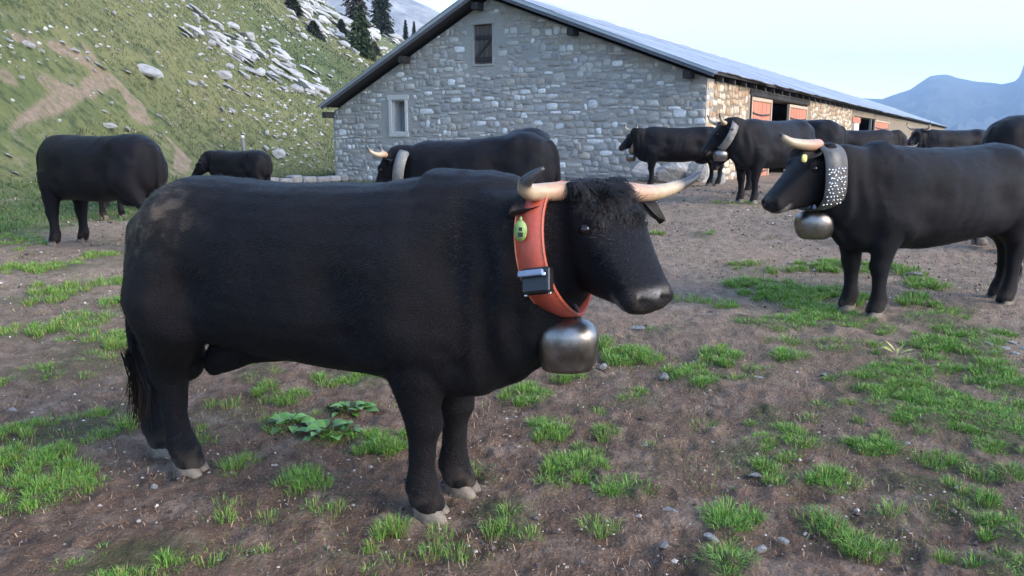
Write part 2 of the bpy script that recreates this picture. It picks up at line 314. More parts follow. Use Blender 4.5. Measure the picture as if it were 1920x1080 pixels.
soil = g.mix(g.ramp(n4, [(.60, 0.0), (.70, .85)]), soil, (.46, .39, .33, 1))
soil = g.mix(g.ramp(n4, [(.27, .7), (.36, 0.0)]), soil, (.02, .014, .012, 1))
dryc = g.ramp(n2, [(.25, (.18, .128, .09)), (.55, (.33, .242, .172)), (.8, (.48, .375, .285))])
dryc = g.mix(g.ramp(n3, [(.5, 0.0), (.75, .5)]), dryc, (.34, .30, .265, 1))
dryc = g.mix(g.ramp(n1, [(.5, 0.0), (.66, .45)]), dryc, (.095, .098, .05, 1))
soil = g.mix(g.math('MULTIPLY', k[2], .85), soil, dryc)
soil = g.mix(g.math('MULTIPLY', pt, g.ramp(n3, [(.3, .25), (.6, .8)])), soil, (.052, .072, .022, 1))
turf = g.ramp(n6, [(.28, (.058, .082, .032)), (.5, (.10, .13, .042)), (.72, (.18, .185, .07))])
turf = g.mix(g.ramp(n5, [(.36, 0.0), (.62, .85)]), turf, g.ramp(n2, [(.3, (.15, .15, .055)), (.7, (.25, .235, .105))]))
turf = g.mix(g.ramp(g.noise(o, 2.3, 6, .7), [(.50, 0.0), (.60, .8)]), turf, (.045, .066, .026, 1)); turf = g.mix(g.ramp(g.noise(o, 1.6, 7, .75, .5), [(.55, 0.0), (.66, .65)]), turf, (.27, .225, .15, 1))
turf = g.mix(g.ramp(n2, [(.58, 0.0), (.72, .6)]), turf, (.24, .225, .13, 1)); turf = g.mix(g.ramp(g.noise(o, 4.2, 7, .75), [(.52, 0.0), (.66, .7)]), turf, (.04, .062, .026, 1))
path = g.ramp(n2, [(.3, (.20, .135, .095)), (.7, (.36, .27, .20))])
c = g.mix(g.ramp(g.math('ADD', k[0], g.math('MULTIPLY', g.math('SUBTRACT', n6, .5), .8)), [(.35, 0.0), (.6, 1.0)]), soil, turf)
c = g.mix(g.ramp(g.math('ADD', k[1], g.math('MULTIPLY', g.math('SUBTRACT', n6, .5), 1.1)), [(.25, 0.0), (.9, .75)]), c, g.mix(g.ramp(g.noise(o, 3.4, 7, .75), [(.44, 0.0), (.6, .8)]), path, turf))
t.links.new(c, b.inputs['Base Color']); b.inputs['Roughness'].default_value = .93; b.inputs['Specular IOR Level'].default_value = .25
hh = g.math('ADD', g.math('MULTIPLY', n2, 1.0), g.math('ADD', g.math('MULTIPLY', n3, .55), g.math('MULTIPLY', vor.outputs[0], .25)))
t.links.new(g.bump(hh, 1.0, .045), b.inputs['Normal']); M['ground'] = m
tag(link('ground', gme, m), kind='structure')

# ------------------------------------------------------------------ grass, gravel, straw
def blades(x, y, z, h, wd, lean, dirn, col):
    n = len(x); P = np.stack([x, y, z], -1); d = np.stack([np.cos(dirn), np.sin(dirn), 0 * dirn], -1)
    fa = dirn + RNG.uniform(-1.2, 1.2, n) + math.pi / 2; s = np.stack([np.cos(fa), np.sin(fa), 0 * fa], -1) * (wd / 2)[:, None]
    up = np.array([0, 0, 1.0]); hh = h[:, None]; l = lean[:, None]
    mid = P + up * hh * .55 + d * hh * l * .35; tip = P + up * hh * (1 - .35 * l) + d * hh * l * 1.05; P = P - up * .012
    V = np.stack([P - s, P + s, mid - s * .85, mid + s * .85, tip], 1).reshape(-1, 3)
    b = (np.arange(n) * 5)[:, None, None]; Fc = (np.array([[0, 1, 3], [0, 3, 2], [2, 3, 4]])[None] + b).reshape(-1, 3)
    return V, Fc, np.repeat(col, 5, 0)
def grass_col(n, yellow=0.0):
    a = RNG.random((n, 1)); c = np.array([.07, .175, .024]) * (1 - a) + np.array([.21, .40, .07]) * a
    yl = (RNG.random((n, 1)) < .10 + yellow); return np.where(yl, np.array([.27, .24, .085]), c) * RNG.uniform(.75, 1.2, (n, 1))
m, t, b = new_mat('grass_blades'); g = G(t); t.links.new(g.attr('col'), b.inputs['Base Color']); b.inputs['Roughness'].default_value = .5; b.inputs['Specular IOR Level'].default_value = .3
b.inputs['Subsurface Weight'].default_value = 0.0; M['grass'] = m
def patch_blades(cx, cy, rx, ry, azm, dn, iso, tall=1.0):
    d = math.hypot(cx, cy); big = max(1.0, d / 4.5)
    nt_ = max(3, int(rx * ry * math.pi * 230 * dn / big)) if not iso else max(6, int(rx * ry * math.pi * 300 * dn / big))
    out = []
    for _ in range(nt_):
        q = math.sqrt(RNG.random()) * (1.0 if iso else 1.12); th = RNG.uniform(0, 2 * math.pi); a, b_ = rx * q * math.cos(th), ry * q * math.sin(th)
        tx, ty = cx + a * math.cos(azm) + b_ * math.sin(azm), cy - a * math.sin(azm) + b_ * math.cos(azm)
        if not iso and fbm([[tx * 5, ty * 5, 0]], 2, 77)[0] < -.24: continue
        nb = int(RNG.integers(46, 100) * min(1.2, .55 + .5 * dn)); tr = RNG.uniform(.022, .055) * big ** .5
        r = np.sqrt(RNG.random(nb)) * tr; an = RNG.uniform(0, 2 * math.pi, nb)
        h = RNG.uniform(.022, .062, nb) * (1.12 - .4 * r / tr) * tall * (1.25 if iso else 1) * (1 - .3 * q) * min(big, 1.4)
        out.append((tx + r * np.cos(an), ty + r * np.sin(an), h, RNG.uniform(.0015, .0032, nb) * big, np.clip(r / tr * .9 + RNG.uniform(-.2, .5, nb), .05, 1.2), an + RNG.uniform(-.5, .5, nb)))
    if not out: return None
    x, y, h, wd, ln, an = [np.concatenate(q) for q in zip(*out)]
    return x, y, land(x, y) + .004, h, wd, ln, an, grass_col(len(x), .05 if dn > .8 else .15)
TL = iter(['dense rounded grass clump midway between the hind and front legs of the front bull', 'small thin grass clump just right of the near hind hoof of the front bull', 'small grass clump under the belly of the front bull, left of the leafy weeds', 'smallest grass clump under the belly of the front bull, nearest its hind legs', 'wide grass clump touching the left side of the front legs of the front bull', 'sparse grass clump in front of the near front hoof of the front bull', 'upright grass clump straight below the bell of the front bull', 'broad grass clump lower right of the far front hoof of the front bull', 'thin grass clump under the brisket of the front bull', 'small grass clump right of the upright clump below the bell', 'low dense grass clump alone on bare earth in the lower middle', 'flat wide grass clump right of the bell beside a pale stone', 'bushy grass clump at the right end of the row right of the bell', 'flat grass clump alone between the bell and the large grass area', 'tiny grass clump immediately right of the bell rim', 'tall round dense grass clump just above the lowest clump', 'wide dense grass clump cut by the bottom edge with stones beside it', 'tall grass clump alone right of the round dense clump at the bottom', 'narrow grass clump lower right of the tall lone clump, near the bottom', 'rounded grass clump on bare earth just below the spread patches at right', 'small grass clump linking two larger spread patches right of the middle', 'small dense grass clump near the right edge below the large grass area'])
bulk = []
for pch in PW:
    q = patch_blades(*pch)
    if q is None: continue
    if pch[6]:
        V, Fc, c = blades(*q[:7], q[7]); o0 = np.array([pch[0], pch[1], gz(pch[0], pch[1])])
        tag(link('grass_tuft', np_mesh('grass_tuft', V - o0, Fc, False, c), M['grass'], loc=o0), next(TL), 'grass tuft', 'grass clumps standing apart on the bare earth')
    else: bulk.append(q)
for (cx, cy, rx, ry, azm, dn, iso) in PW:                              # short grazed fringe that thins out round each patch
    n = int(rx * ry * 3.2 * 1500 * min(1, dn) / max(1, math.hypot(cx, cy) / 4)) + 12; ga, gb = RNG.normal(0, .72, n) * rx, RNG.normal(0, .72, n) * ry
    x, y = cx + ga * math.cos(azm) + gb * math.sin(azm), cy - ga * math.sin(azm) + gb * math.cos(azm); s_ = max(1, math.hypot(cx, cy) / 4.5)
    bulk.append((x, y, land(x, y), RNG.uniform(.006, .026, n) * s_ ** .5, RNG.uniform(.0013, .0028, n) * s_, RNG.uniform(.4, 1.6, n), RNG.uniform(0, 6.28, n), grass_col(n, .18) * .85))
n = 26000                                                                # thin scattered blades
ang = RNG.uniform(-.66, .66, n); r = 1.6 + 12 * RNG.random(n) ** 1.3; x, y = r * np.sin(ang), r * np.cos(ang)
keep = (fbm(np.stack([x * 1.5, y * 1.5, 0 * x], -1), 3, 5) > -.02); x, y = x[keep], y[keep]; n = len(x)
bulk.append((x, y, land(x, y), RNG.uniform(.008, .034, n), RNG.uniform(.0014, .003, n) * np.maximum(1, np.hypot(x, y) / 4.5), RNG.uniform(.3, 1.5, n), RNG.uniform(0, 6.28, n), grass_col(n, .35) * .8))
q = [np.concatenate(a) for a in zip(*bulk)]
V, Fc, c = blades(*q[:7], q[7])
tag(link('grass', np_mesh('grass', V, Fc, False, c), M['grass']), 'patchy short green grass spread over the trampled yard', 'grass', kind='stuff')
n = 130000                                                               # longer pasture on the slope
ang = RNG.uniform(-.72, azx(800), n); r = 10.5 + 75 * RNG.random(n) ** 1.7; x, y = r * np.sin(ang), r * np.cos(ang)
rfx = np.interp(ang, HAZ, [a[2] for a in HX]); P = np.stack([x, y, 0 * x], -1)
keep = (r > np.minimum(rfx, 15) - 2.2 + fbm(P * .5, 3, 51) * 2) & (path_dist(x, y) > .45) & (fbm(P * .35, 3, 8) > -.4); x, y, r, P = x[keep], y[keep], r[keep], P[keep]; n = len(x)
mixv = np.clip(.5 + fbm(P * .09, 4, 71) * 1.6, 0, 1)[:, None] * RNG.uniform(.35, 1.15, (n, 1))
c = np.array([.055, .082, .028]) * (1 - mixv) + np.array([.23, .21, .085]) * mixv
dk = smooth(.05, .3, fbm(P * .55, 3, 91))[:, None]; c = c * (1 - .55 * dk); c = np.where((r < 17)[:, None], c * .4 + np.array([.07, .16, .03]) * .6, c)
V, Fc, c = blades(x, y, land(x, y), RNG.uniform(.02, .075, n) * (1 + r / 60), RNG.uniform(.006, .016, n) * (r / 15), RNG.uniform(.2, 1.0, n), RNG.uniform(0, 6.28, n), c)
tag(link('pasture_grass', np_mesh('pasture_grass', V, Fc, False, c), M['grass']), 'short mountain pasture grass covering the steep slope on the left', 'grass', kind='stuff')
OCT = np.array([(1, 0, 0), (0, 1, 0), (-1, 0, 0), (0, -1, 0), (0, 0, .7), (0, 0, -.7)], float); OCF = np.array([(0, 1, 4), (1, 2, 4), (2, 3, 4), (3, 0, 4), (1, 0, 5), (2, 1, 5), (3, 2, 5), (0, 3, 5)])
def grit(x, y, z, s, col):
    n = len(x); V = OCT[None] * s[:, None, None] * RNG.uniform(.6, 1.25, (n, 6, 3)); a = RNG.uniform(0, 6.28, n); c_, s_ = np.cos(a)[:, None], np.sin(a)[:, None]
    V = np.stack([V[..., 0] * c_ - V[..., 1] * s_, V[..., 0] * s_ + V[..., 1] * c_, V[..., 2]], -1) + np.stack([x, y, z], -1)[:, None]
    return V.reshape(-1, 3), (OCF[None] + (np.arange(n) * 6)[:, None, None]).reshape(-1, 3), np.repeat(col, 6, 0)
n = 26000; ang = RNG.uniform(-.68, .68, n); r = 1.5 + 15 * RNG.random(n) ** 1.25; x, y = r * np.sin(ang), r * np.cos(ang)
sz = RNG.uniform(.0018, .006, n) * (1 + 2.2 * RNG.random(n) ** 7) * np.maximum(1, r / 6)
c = np.array([.085, .065, .055]) * RNG.uniform(.4, 2.0, (n, 1)); pale = RNG.random(n) < .22; c[pale] = np.array([.44, .39, .34]) * RNG.uniform(.6, 1.2, (pale.sum(), 1))
V, Fc, c = grit(x, y, land(x, y) + .004, sz, c); M['rockattr'] = mat_attr('stone_grit', .85, .3, 30, .4, .004)
tag(link('gravel', np_mesh('gravel', V, Fc, False, c), M['rockattr']), 'small stones and crumbs of earth scattered over the yard', 'gravel', kind='stuff')
n = 16000; ang = RNG.uniform(-.68, .68, n); r = 1.5 + 9 * RNG.random(n) ** 1.2; x, y = r * np.sin(ang), r * np.cos(ang)
c = np.array([.24, .155, .10]) * RNG.uniform(.25, 1.9, (n, 1))
V, Fc, c = blades(x, y, land(x, y) + .008, RNG.uniform(.006, .022, n), RNG.uniform(.0014, .0034, n) * np.maximum(1, r / 5), RNG.uniform(1.2, 2.6, n), RNG.uniform(0, 6.28, n), c)
tag(link('straw', np_mesh('straw', V, Fc, False, c), M['grass']), 'short bits of dry straw and trampled stems on the earth', 'straw', kind='stuff')

# ------------------------------------------------------------------ rocks
m, t, b = new_mat('pale_limestone'); g = G(t); o = g.obj(); n1 = g.noise(o, 2.2, 7, .7); n2 = g.noise(o, 9, 6, .7)
c = g.ramp(n1, [(.25, (.27, .265, .25)), (.5, (.46, .455, .44)), (.75, (.62, .615, .595))]); c = g.mix(g.ramp(n2, [(.56, 0.0), (.7, .7)]), c, (.10, .10, .095, 1)); c = g.mix(1.0, c, g.ramp(g.rnd(), [(0, .72), (1, 1.12)]), 'MULTIPLY')
t.links.new(c, b.inputs['Base Color']); t.links.new(g.bump(g.math('ADD', n1, g.math('MULTIPLY', n2, .4)), .8, .12), b.inputs['Normal']); b.inputs['Roughness'].default_value = .9; M['rock'] = m
ROCKM = []
for i in range(9):
    bm = bmesh.new(); bmesh.ops.create_icosphere(bm, subdivisions=3, radius=1.0); V = np.array([v.co[:] for v in bm.verts])
    for q in range(11):                                                  # planar facets, then roughness
        d = nrm(RNG.normal(size=3)); k_ = RNG.uniform(.42, .78); s_ = V @ d; V = V - np.outer(np.maximum(s_ - k_, 0) * .9, d)
    V = V * (1 + .16 * fbm(V * 1.7 + i * 9, 3, i) + .07 * fbm(V * 5 + i * 5, 2, i + 9))[:, None]
    for v, cc in zip(bm.verts, V): v.co = cc
    me = bpy.data.meshes.new('rock'); bm.to_mesh(me); bm.free(); me.materials.append(M['rock'])
    me.polygons.foreach_set('use_smooth', np.zeros(len(me.polygons), bool)); ROCKM.append(me)
def rock(u, v, wpx, hpx, label, group=None, tilt=24, flat=1.0, name='rock', sink=.25):
    p = hit(u, v + hpx * .45)
    if p is None: return None
    d = (p - CC) @ CF; hw = wpx * d / FOC / 2; hh = hpx * d / FOC / 2 * flat
    o = link(name, random.choice(ROCKM), loc=(p[0], p[1], p[2] + hh * (.85 - sink)), rot=(random.uniform(-.15, .15), math.radians(tilt) + random.uniform(-.12, .12), -math.atan2(p[0], p[1]) + random.uniform(-.3, .3)), scale=(hw, max(hw * .6, hh) * random.uniform(.8, 1.1), hh))
    return tag(o, label, 'rock', group)
rock(279, 130, 66, 25, 'long smooth pale boulder alone on the green middle slope above the left cow', tilt=22)
rock(580, 162, 62, 28, 'elongated pale slab lying just left of the barn roof corner', tilt=38)
rock(201, 233, 34, 14, 'flat white stone on the slope directly above the back of the left cow', tilt=12)
rock(241, 240, 13, 16, 'small upright white stone right above the rump of the left cow', tilt=5)
rock(521, 284, 28, 26, 'pale squat boulder in the grass above the low stone wall', tilt=20)
CR1 = [(1255,410,100,70),(1280,480,90,40),(1400,530,70,25),(1465,400,60,65),(1535,415,90,50),(1740,510,80,40),(1210,190,130,55),(1160,95,80,40),(1310,140,90,45),(1400,190,100,80),(1350,225,60,40),(1540,235,80,40),(1560,260,60,30),(1480,300,110,55),(1570,310,100,45),(1600,360,90,45),(1550,380,80,35),(1430,290,60,30),(1700,195,90,45),(1670,160,60,30),(1830,220,60,35),(1640,60,80,40),(1500,150,40,20),(1250,250,60,30),(1180,270,40,20),(1300,300,40,25),(1360,335,35,25),(1100,190,40,25),(1080,465,70,30),(1130,460,50,35),(565,515,60,22),(625,575,35,28),(585,625,40,18),(160,245,90,45),(230,280,60,30),(40,215,60,30),(50,265,40,20),(220,350,30,20),(120,430,35,28),(400,470,30,18),(420,280,60,28),(490,325,50,25),(560,365,90,28),(530,395,40,18),(710,400,80,16),(350,235,40,18),(640,70,40,32),(600,50,30,18),(740,85,35,14),(1310,620,60,45),(1250,610,40,38),(1250,675,25,28),(1430,660,40,24),(1500,740,40,45),(1550,765,30,26),(1500,830,50,45),(1620,865,30,24),(1720,870,25,18),(1790,810,30,18),(1370,750,28,28),(1570,500,40,18),(1480,560,30,14),(1800,410,40,22),(90,970,60,18),(50,870,50,18),(890,645,40,14),(960,700,30,12),(1330,250,50,20),(1200,330,30,16),(900,760,24,16),(1010,560,30,14),(860,80,24,12),(940,60,30,12),(1000,30,40,16),(1060,40,50,18)]
for (a, b_, c_, d_) in CR1: rock(a / 3, b_ / 3, c_ / 3, d_ / 3, 'pale limestone rock lying loose in the grass of the left slope', 'pale rocks scattered on the grassy slope')
for (a, b_, c_, d_) in [(50,60,220,60),(190,110,240,60),(330,180,190,90),(110,270,170,50),(310,390,170,70),(540,220,130,60),(600,270,110,45),(450,540,100,50),(340,500,130,28),(520,590,60,36),(780,360,140,45),(620,430,90,45),(690,440,60,36),(150,370,80,36),(180,690,90,30),(220,650,40,28),(-60,20,160,60),(-100,120,160,50),(-40,200,120,50),(-180,60,150,50),(420,110,120,50),(240,50,120,40),(60,190,120,36),(230,330,90,36),(700,330,70,30)]:
    rock(580 + a / 4.91, b_ / 4.91, c_ / 4.2, d_ / 4.4, 'pale grey outcrop slab on the crest of the slope below the spruces', 'outcrop slabs along the crest of the slope', tilt=20, sink=.35)
for _ in range(44):                                                      # clusters of bedded slabs along the band of outcrops
    s_ = random.random(); cu, cv = (350 + 250 * s_ + random.gauss(0, 28), 30 + 130 * s_ + random.gauss(0, 16)) if random.random() < .55 else (560 + 190 * s_, 4 + 85 * s_ + random.gauss(0, 16))
    for _ in range(random.randint(2, 4)): rock(cu + random.gauss(0, 18), cv + random.gauss(0, 8), random.uniform(16, 54), random.uniform(7, 18), 'pale limestone rock lying loose in the grass of the left slope', 'pale rocks scattered on the grassy slope', tilt=28, sink=.4)
n = 1700; uu = RNG.uniform(-40, 770, n); vv = RNG.uniform(-5, 320, n); xs = []
for u, v in zip(uu, vv):
    wgt = math.exp(-((u - 420 - v * .6) / 120) ** 2) + .9 * (u > 520 and v < 110) + .03 + .4 * (u < 210 and 50 < v < 130)
    if random.random() < wgt:
        p = hit(u, v)
        if p is not None and 13 < math.hypot(p[0], p[1]) < 140: xs.append(p)
xs = np.array(xs); d = np.hypot(xs[:, 0], xs[:, 1]); c = np.array([.42, .41, .385]) * RNG.uniform(.6, 1.15, (len(xs), 1))
V, Fc, c = grit(xs[:, 0], xs[:, 1], xs[:, 2], d * RNG.uniform(.0012, .0042, len(xs)), c)
tag(link('scree', np_mesh('scree', V, Fc, False, c), M['rockattr']), 'small loose pale stones strewn over the slope', 'scree', kind='stuff')
for (u, v, a, b_, lb) in [(1245,702,28,20,'rounded whitish stone beside grass right of the big bell'),(288,908,21,18,'small white stone by the front of the hind hoof of the orange-collared bull'),(1130,683,17,16,'small pale stone just right of the hanging bell'),(1420,706,26,9,'flat whitish stone in the earth left of the large grass area'),
     (1212,832,14,15,'tiny upright white stone on bare earth in the lower right'),(1335,1003,34,20,'flat grey stone touching the grass clump at the lower right'),(1245,1018,28,20,'rough pale stone left of the lowest grass clump'),(1260,955,38,14,'flat dark grey stone on bare earth, lower right'),(1415,888,36,11,'long flat grey stone below a spread grass patch'),
     (1425,1024,24,18,'pale stone between the two lowest grass clumps'),(1298,1050,11,13,'tiny white stone touching the left side of the lowest clump'),(1471,1010,30,16,'dark flat stone sunk in the earth right of the round clump'),(1195,612,34,9,'thin flat stone right of the muzzle of the orange-collared bull'),(25,765,15,12,'small white stone near the left edge'),(562,1027,14,12,'small white stone low in the middle foreground'),
     (960,645,12,10,'tiny pale stone behind the brisket of the orange-collared bull'),(1500,604,30,9,'flat grey stone among the grass between the two bulls'),(1545,650,16,9,'little pale stone below the studded-collar cow'),(1700,830,14,10,'little pale stone inside the large grass area'),(1712,510,34,14,'pale flat stone beside the front legs of the studded-collar cow'),(1690,640,20,9,'grey stone below the hooves of the studded-collar cow'),(1545,700,20,8,'thin stone left of the large grass area')]:
    rock(u, v, a, b_, lb, tilt=0, name='stone', sink=.45)
for i, (u, v, a, b_) in enumerate([(1858,643,34,14),(1885,650,30,14),(1905,660,24,12),(1870,657,30,9),(1900,640,22,9),(1918,651,20,10)]):
    rock(u, v, a, b_, 'flat pale slate in the broken cluster at the right edge', 'broken pale slates in a cluster at the right edge', tilt=4, name='slate', sink=.5)

# ------------------------------------------------------------------ leafy weeds
m, t, b = new_mat('weed_leaf'); g = G(t); n1 = g.noise(g.obj(), 22, 4); c = g.ramp(n1, [(.3, (.055, .14, .02)), (.7, (.13, .27, .045))]); c = g.mix(1.0, c, g.ramp(g.rnd(), [(0, .65), (1, 1.25)]), 'MULTIPLY')
t.links.new(c, b.inputs['Base Color']); b.inputs['Roughness'].default_value = .45; t.links.new(g.bump(n1, .4, .006), b.inputs['Normal']); M['leaf'] = m
M['pale_leaf'] = mat_plain('pale_leaf', (.30, .33, .08), (.45, .46, .14), .5, 20, .3, .004, rnd=.2)
def leaf_mesh(Ln, W, curl):
    V = []; Fc = []; prof = [.12, .7, 1, .9, .55, .06]
    for i, pw in enumerate(prof):
        s_ = i / 5; z_ = .9 * s_ * Ln * .55 - curl * s_ * s_ * Ln; x_ = s_ * Ln * .85
        V += [(x_, -W * pw, z_ + .25 * W * pw), (x_, 0, z_), (x_, W * pw, z_ + .25 * W * pw)]
    for i in range(5):
        for j in range(2): a = i * 3 + j; Fc.append((a, a + 3, a + 4, a + 1))
    return np_mesh('leaf', V, Fc, True)
LM = [leaf_mesh(.085, .026, .35), leaf_mesh(.065, .022, .2), leaf_mesh(.10, .028, .5)]
for me in LM: me.materials.append(M['leaf'])
LP = leaf_mesh(.09, .008, .15); LP.materials.append(M['pale_leaf'])
def weed(u, v, wpx, nl, label, ms=None, k=1.0):
    p = hit(u, v); d = (p - CC) @ CF; R = wpx * d / FOC / 2; rt = empty('leafy_weed', p); tag(rt, label, 'weed')
    for i in range(nl):
        a = i * 2.4 + random.uniform(-.4, .4); r_ = R * math.sqrt((i + .3) / nl) * .75
        link('leaf', random.choice(ms or LM), None, rt, (r_ * math.cos(a), r_ * math.sin(a) * .7, .005 + .03 * (1 - i / nl)), (random.uniform(-.3, .3), random.uniform(-.4, .25), a), [k * random.uniform(.75, 1.2)] * 3)
weed(618, 815, 110, 34, 'broad leafy green weed on the earth under the belly of the orange-collared bull')
weed(545, 800, 70, 16, 'smaller leafy weed left of the broad one under the belly of the orange-collared bull')
weed(660, 775, 70, 18, 'leafy weed behind and right of the broad one below the belly')
weed(1680, 668, 34, 12, 'yellowish spiky plant at the edge of the large grass area on the right', [LP], .9)

# ------------------------------------------------------------------ mountains
def mountain(name, prof, rfoot, rridge, rback, zfoot, mat, seed, amp, nr_=70, step=.0035, kf=.004):
    a0, a1 = azx(prof[0][0]), azx(prof[-1][0]); az_ = np.arange(a0, a1, step)
    def tz(u, v): r_ = ray(u, v); return r_[2] / math.hypot(r_[0], r_[1])
    e = np.interp(az_, [azx(p[0]) for p in prof], [tz(*p) for p in prof]); s = np.concatenate([np.linspace(0, 1, nr_), np.linspace(1.05, 2, 14)])
    r = np.where(s <= 1, rfoot + (rridge - rfoot) * s, rridge + (rback - rridge) * (s - 1)); A_, R_ = np.meshgrid(az_, r); S_ = np.repeat(s[:, None], len(az_), 1)
    top = ZC + e[None] * rridge; X_ = R_ * np.sin(A_); Y_ = R_ * np.cos(A_); P = np.stack([X_, Y_, 0 * X_], -1).reshape(-1, 3)
    n_ = fbm(P * kf, 5, seed).reshape(X_.shape); n_ = .6 - np.abs(n_) * 1.6
    h = np.where(S_ <= 1, np.minimum(S_, 1) ** 1.25, 1 - (S_ - 1) * .9)
    Z_ = zfoot + (top - zfoot) * h + n_ * amp * np.sin(np.clip(S_, 0, 1) * math.pi) ** .8
    nA = len(az_); i_, j_ = np.meshgrid(np.arange(len(s) - 1), np.arange(nA - 1), indexing='ij')
    Fm = np.stack([i_ * nA + j_, i_ * nA + j_ + 1, (i_ + 1) * nA + j_ + 1, (i_ + 1) * nA + j_], -1).reshape(-1, 4)
    return tag(link(name, np_mesh(name, np.stack([X_, Y_, Z_], -1).reshape(-1, 3), Fm, True), mat), kind='structure')
M['forest_mtn'] = mat_plain('forested_rock', (.035, .050, .045), (.085, .095, .085), .95, .012, .6, 6.0)
M['bare_mtn'] = mat_plain('bare_limestone', (.13, .14, .15), (.36, .36, .36), .95, .05, .9, 3.0)
mountain('mountain', [(1150,262),(1330,232),(1450,205),(1560,190),(1600,184),(1650,186),(1670,178),(1700,168),(1715,157),(1735,143),(1755,140),(1768,140),(1785,146),(1820,153),(1850,155),(1870,158),(1885,155),(1894,152),(1901,144),(1905,130),(1906,118),(1913,111),(1960,90),(2020,60),(2120,40),(2300,60),(2700,90)], 2300, 4200, 5200, -75, M['forest_mtn'], 5, 90, step=.0012)
mountain('mountain', [(300,-160),(560,-80),(700,-28),(775,-2),(800,9),(826,23),(900,62),(1000,120),(1100,180),(1220,250)], 330, 820, 1100, -12, M['bare_mtn'], 15, 26, kf=.012)

hz = MB().box((-6500, -6500, -78), (6500, 6500, 640)).mesh('haze'); hm = bpy.data.materials.new('haze'); hm.use_nodes = True; ht = hm.node_tree; ht.nodes.clear()
hv_ = ht.nodes.new('ShaderNodeVolumePrincipled'); hv_.inputs['Color'].default_value = (.50, .71, 1.0, 1); hv_.inputs['Density'].default_value = 2.5e-4; hv_.inputs['Anisotropy'].default_value = .2
ho = ht.nodes.new('ShaderNodeOutputMaterial'); ht.links.new(hv_.outputs[0], ho.inputs['Volume']); tag(link('haze', hz, hm), kind='stuff')

# ------------------------------------------------------------------ spruces and shrubs
M['bark'] = mat_plain('bark', (.035, .026, .02), (.09, .07, .055), .9, 18, .6, .02)
def needle_mat(name, a, b_):
    m, t, b = new_mat(name); g = G(t); c = g.ramp(g.noise(g.obj(), 1.6, 4), [(.3, a), (.7, b_)]); t.links.new(c, b.inputs['Base Color']); b.inputs['Roughness'].default_value = .7; return m
M['needle'] = needle_mat('spruce_needles', (.012, .020, .012), (.038, .050, .026)); M['needle2'] = needle_mat('young_needles', (.022, .042, .014), (.06, .085, .03)); M['brownneedle'] = needle_mat('dry_needles', (.03, .028, .02), (.075, .065, .045))
def spruce(u, v, hgt, wid, label, mat, seed, bare=.08, group=None, name='spruce_tree'):
    rg = np.random.default_rng(seed); p = hit(u, v)
    while p is None: v += 3; p = hit(u, v)
    rt = empty(name, (p[0], p[1], p[2] - .15)); tag(rt, label, 'tree' if name != 'shrub' else 'shrub', group)
    V, Fc = tube([(0, 0, 0), (0.02, 0, hgt * .5), (0, 0, hgt)], [hgt * .018 + .02, hgt * .011 + .01, .008], 7); link('trunk', np_mesh('trunk', V, Fc), M['bark'], rt)
    Vs = []; n = 0; zz = hgt * bare
    while zz < hgt * .985:
        f = (zz / hgt - bare) / (1 - bare); R = wid / 2 * (1 - f) ** .8 * rg.uniform(.75, 1.12) + .05; nb = int(6 + 6 * (1 - f)); a0 = rg.uniform(0, 6.28)
        for k in range(nb):
            a = a0 + k * 6.283 / nb + rg.uniform(-.3, .3); Rk = R * rg.uniform(.6, 1.12); dr = rg.uniform(.25, .6)
            if rg.random() < .08: continue
            for q in range(9):
                s_ = (q + rg.uniform(.2, 1)) / 9; c = np.array([math.cos(a) * Rk * s_, math.sin(a) * Rk * s_, zz - dr * Rk * s_ * s_ + .12 * Rk * s_])
                L_ = wid * .075 * rg.uniform(.7, 1.5) + .03
                for _ in range(2):
                    d1 = nrm(np.array([math.cos(a), math.sin(a), -.5]) + rg.normal(size=3) * .55) * L_; d2 = nrm(np.cross(d1, rg.normal(size=3))) * L_ * .32
                    Vs += [c - d1 * .3 - d2, c - d1 * .3 + d2, c + d1]
        zz += hgt * rg.uniform(.02, .032)
    Vs = np.array(Vs); link('crown', np_mesh('crown', Vs, np.arange(len(Vs)).reshape(-1, 3), False), mat, rt)
    return rt
spruce(668, 44, 10.0, 4.0, 'tall brownish dark spruce on the crest above the outcrop slabs', M['brownneedle'], 1)
spruce(716, 64, 9.6, 3.9, 'tall blackish green spruce on the crest closest to the roof', M['needle'], 2)
spruce(677, 102, 4.6, 3.4, 'bushy mid green young spruce among the outcrop slabs left of the roof', M['needle2'], 3, .02)
spruce(761, 72, 3.4, 1.15, 'slender dark conifer by the roof edge, the left one of a twin pair', M['needle'], 4)
spruce(777, 76, 3.9, 1.3, 'slender dark conifer by the roof edge, the right one of a twin pair', M['needle'], 5)
spruce(640, 62, 1.5, 1.8, 'low dark shrub on the outcrop left of the young spruce', M['needle'], 6, .02, name='shrub'); spruce(588, 66, 1.3, 2.0, 'low dark shrub at the left end of the outcrop', M['needle'], 7, .02, name='shrub')
spruce(702, 98, 1.2, 1.6, 'low brownish shrub just right of the young spruce', M['brownneedle'], 8, .02, name='shrub'); spruce(548, 22, 1.6, 2.0, 'dark shrub near the top edge on the left slope', M['needle'], 9, .02, name='shrub')

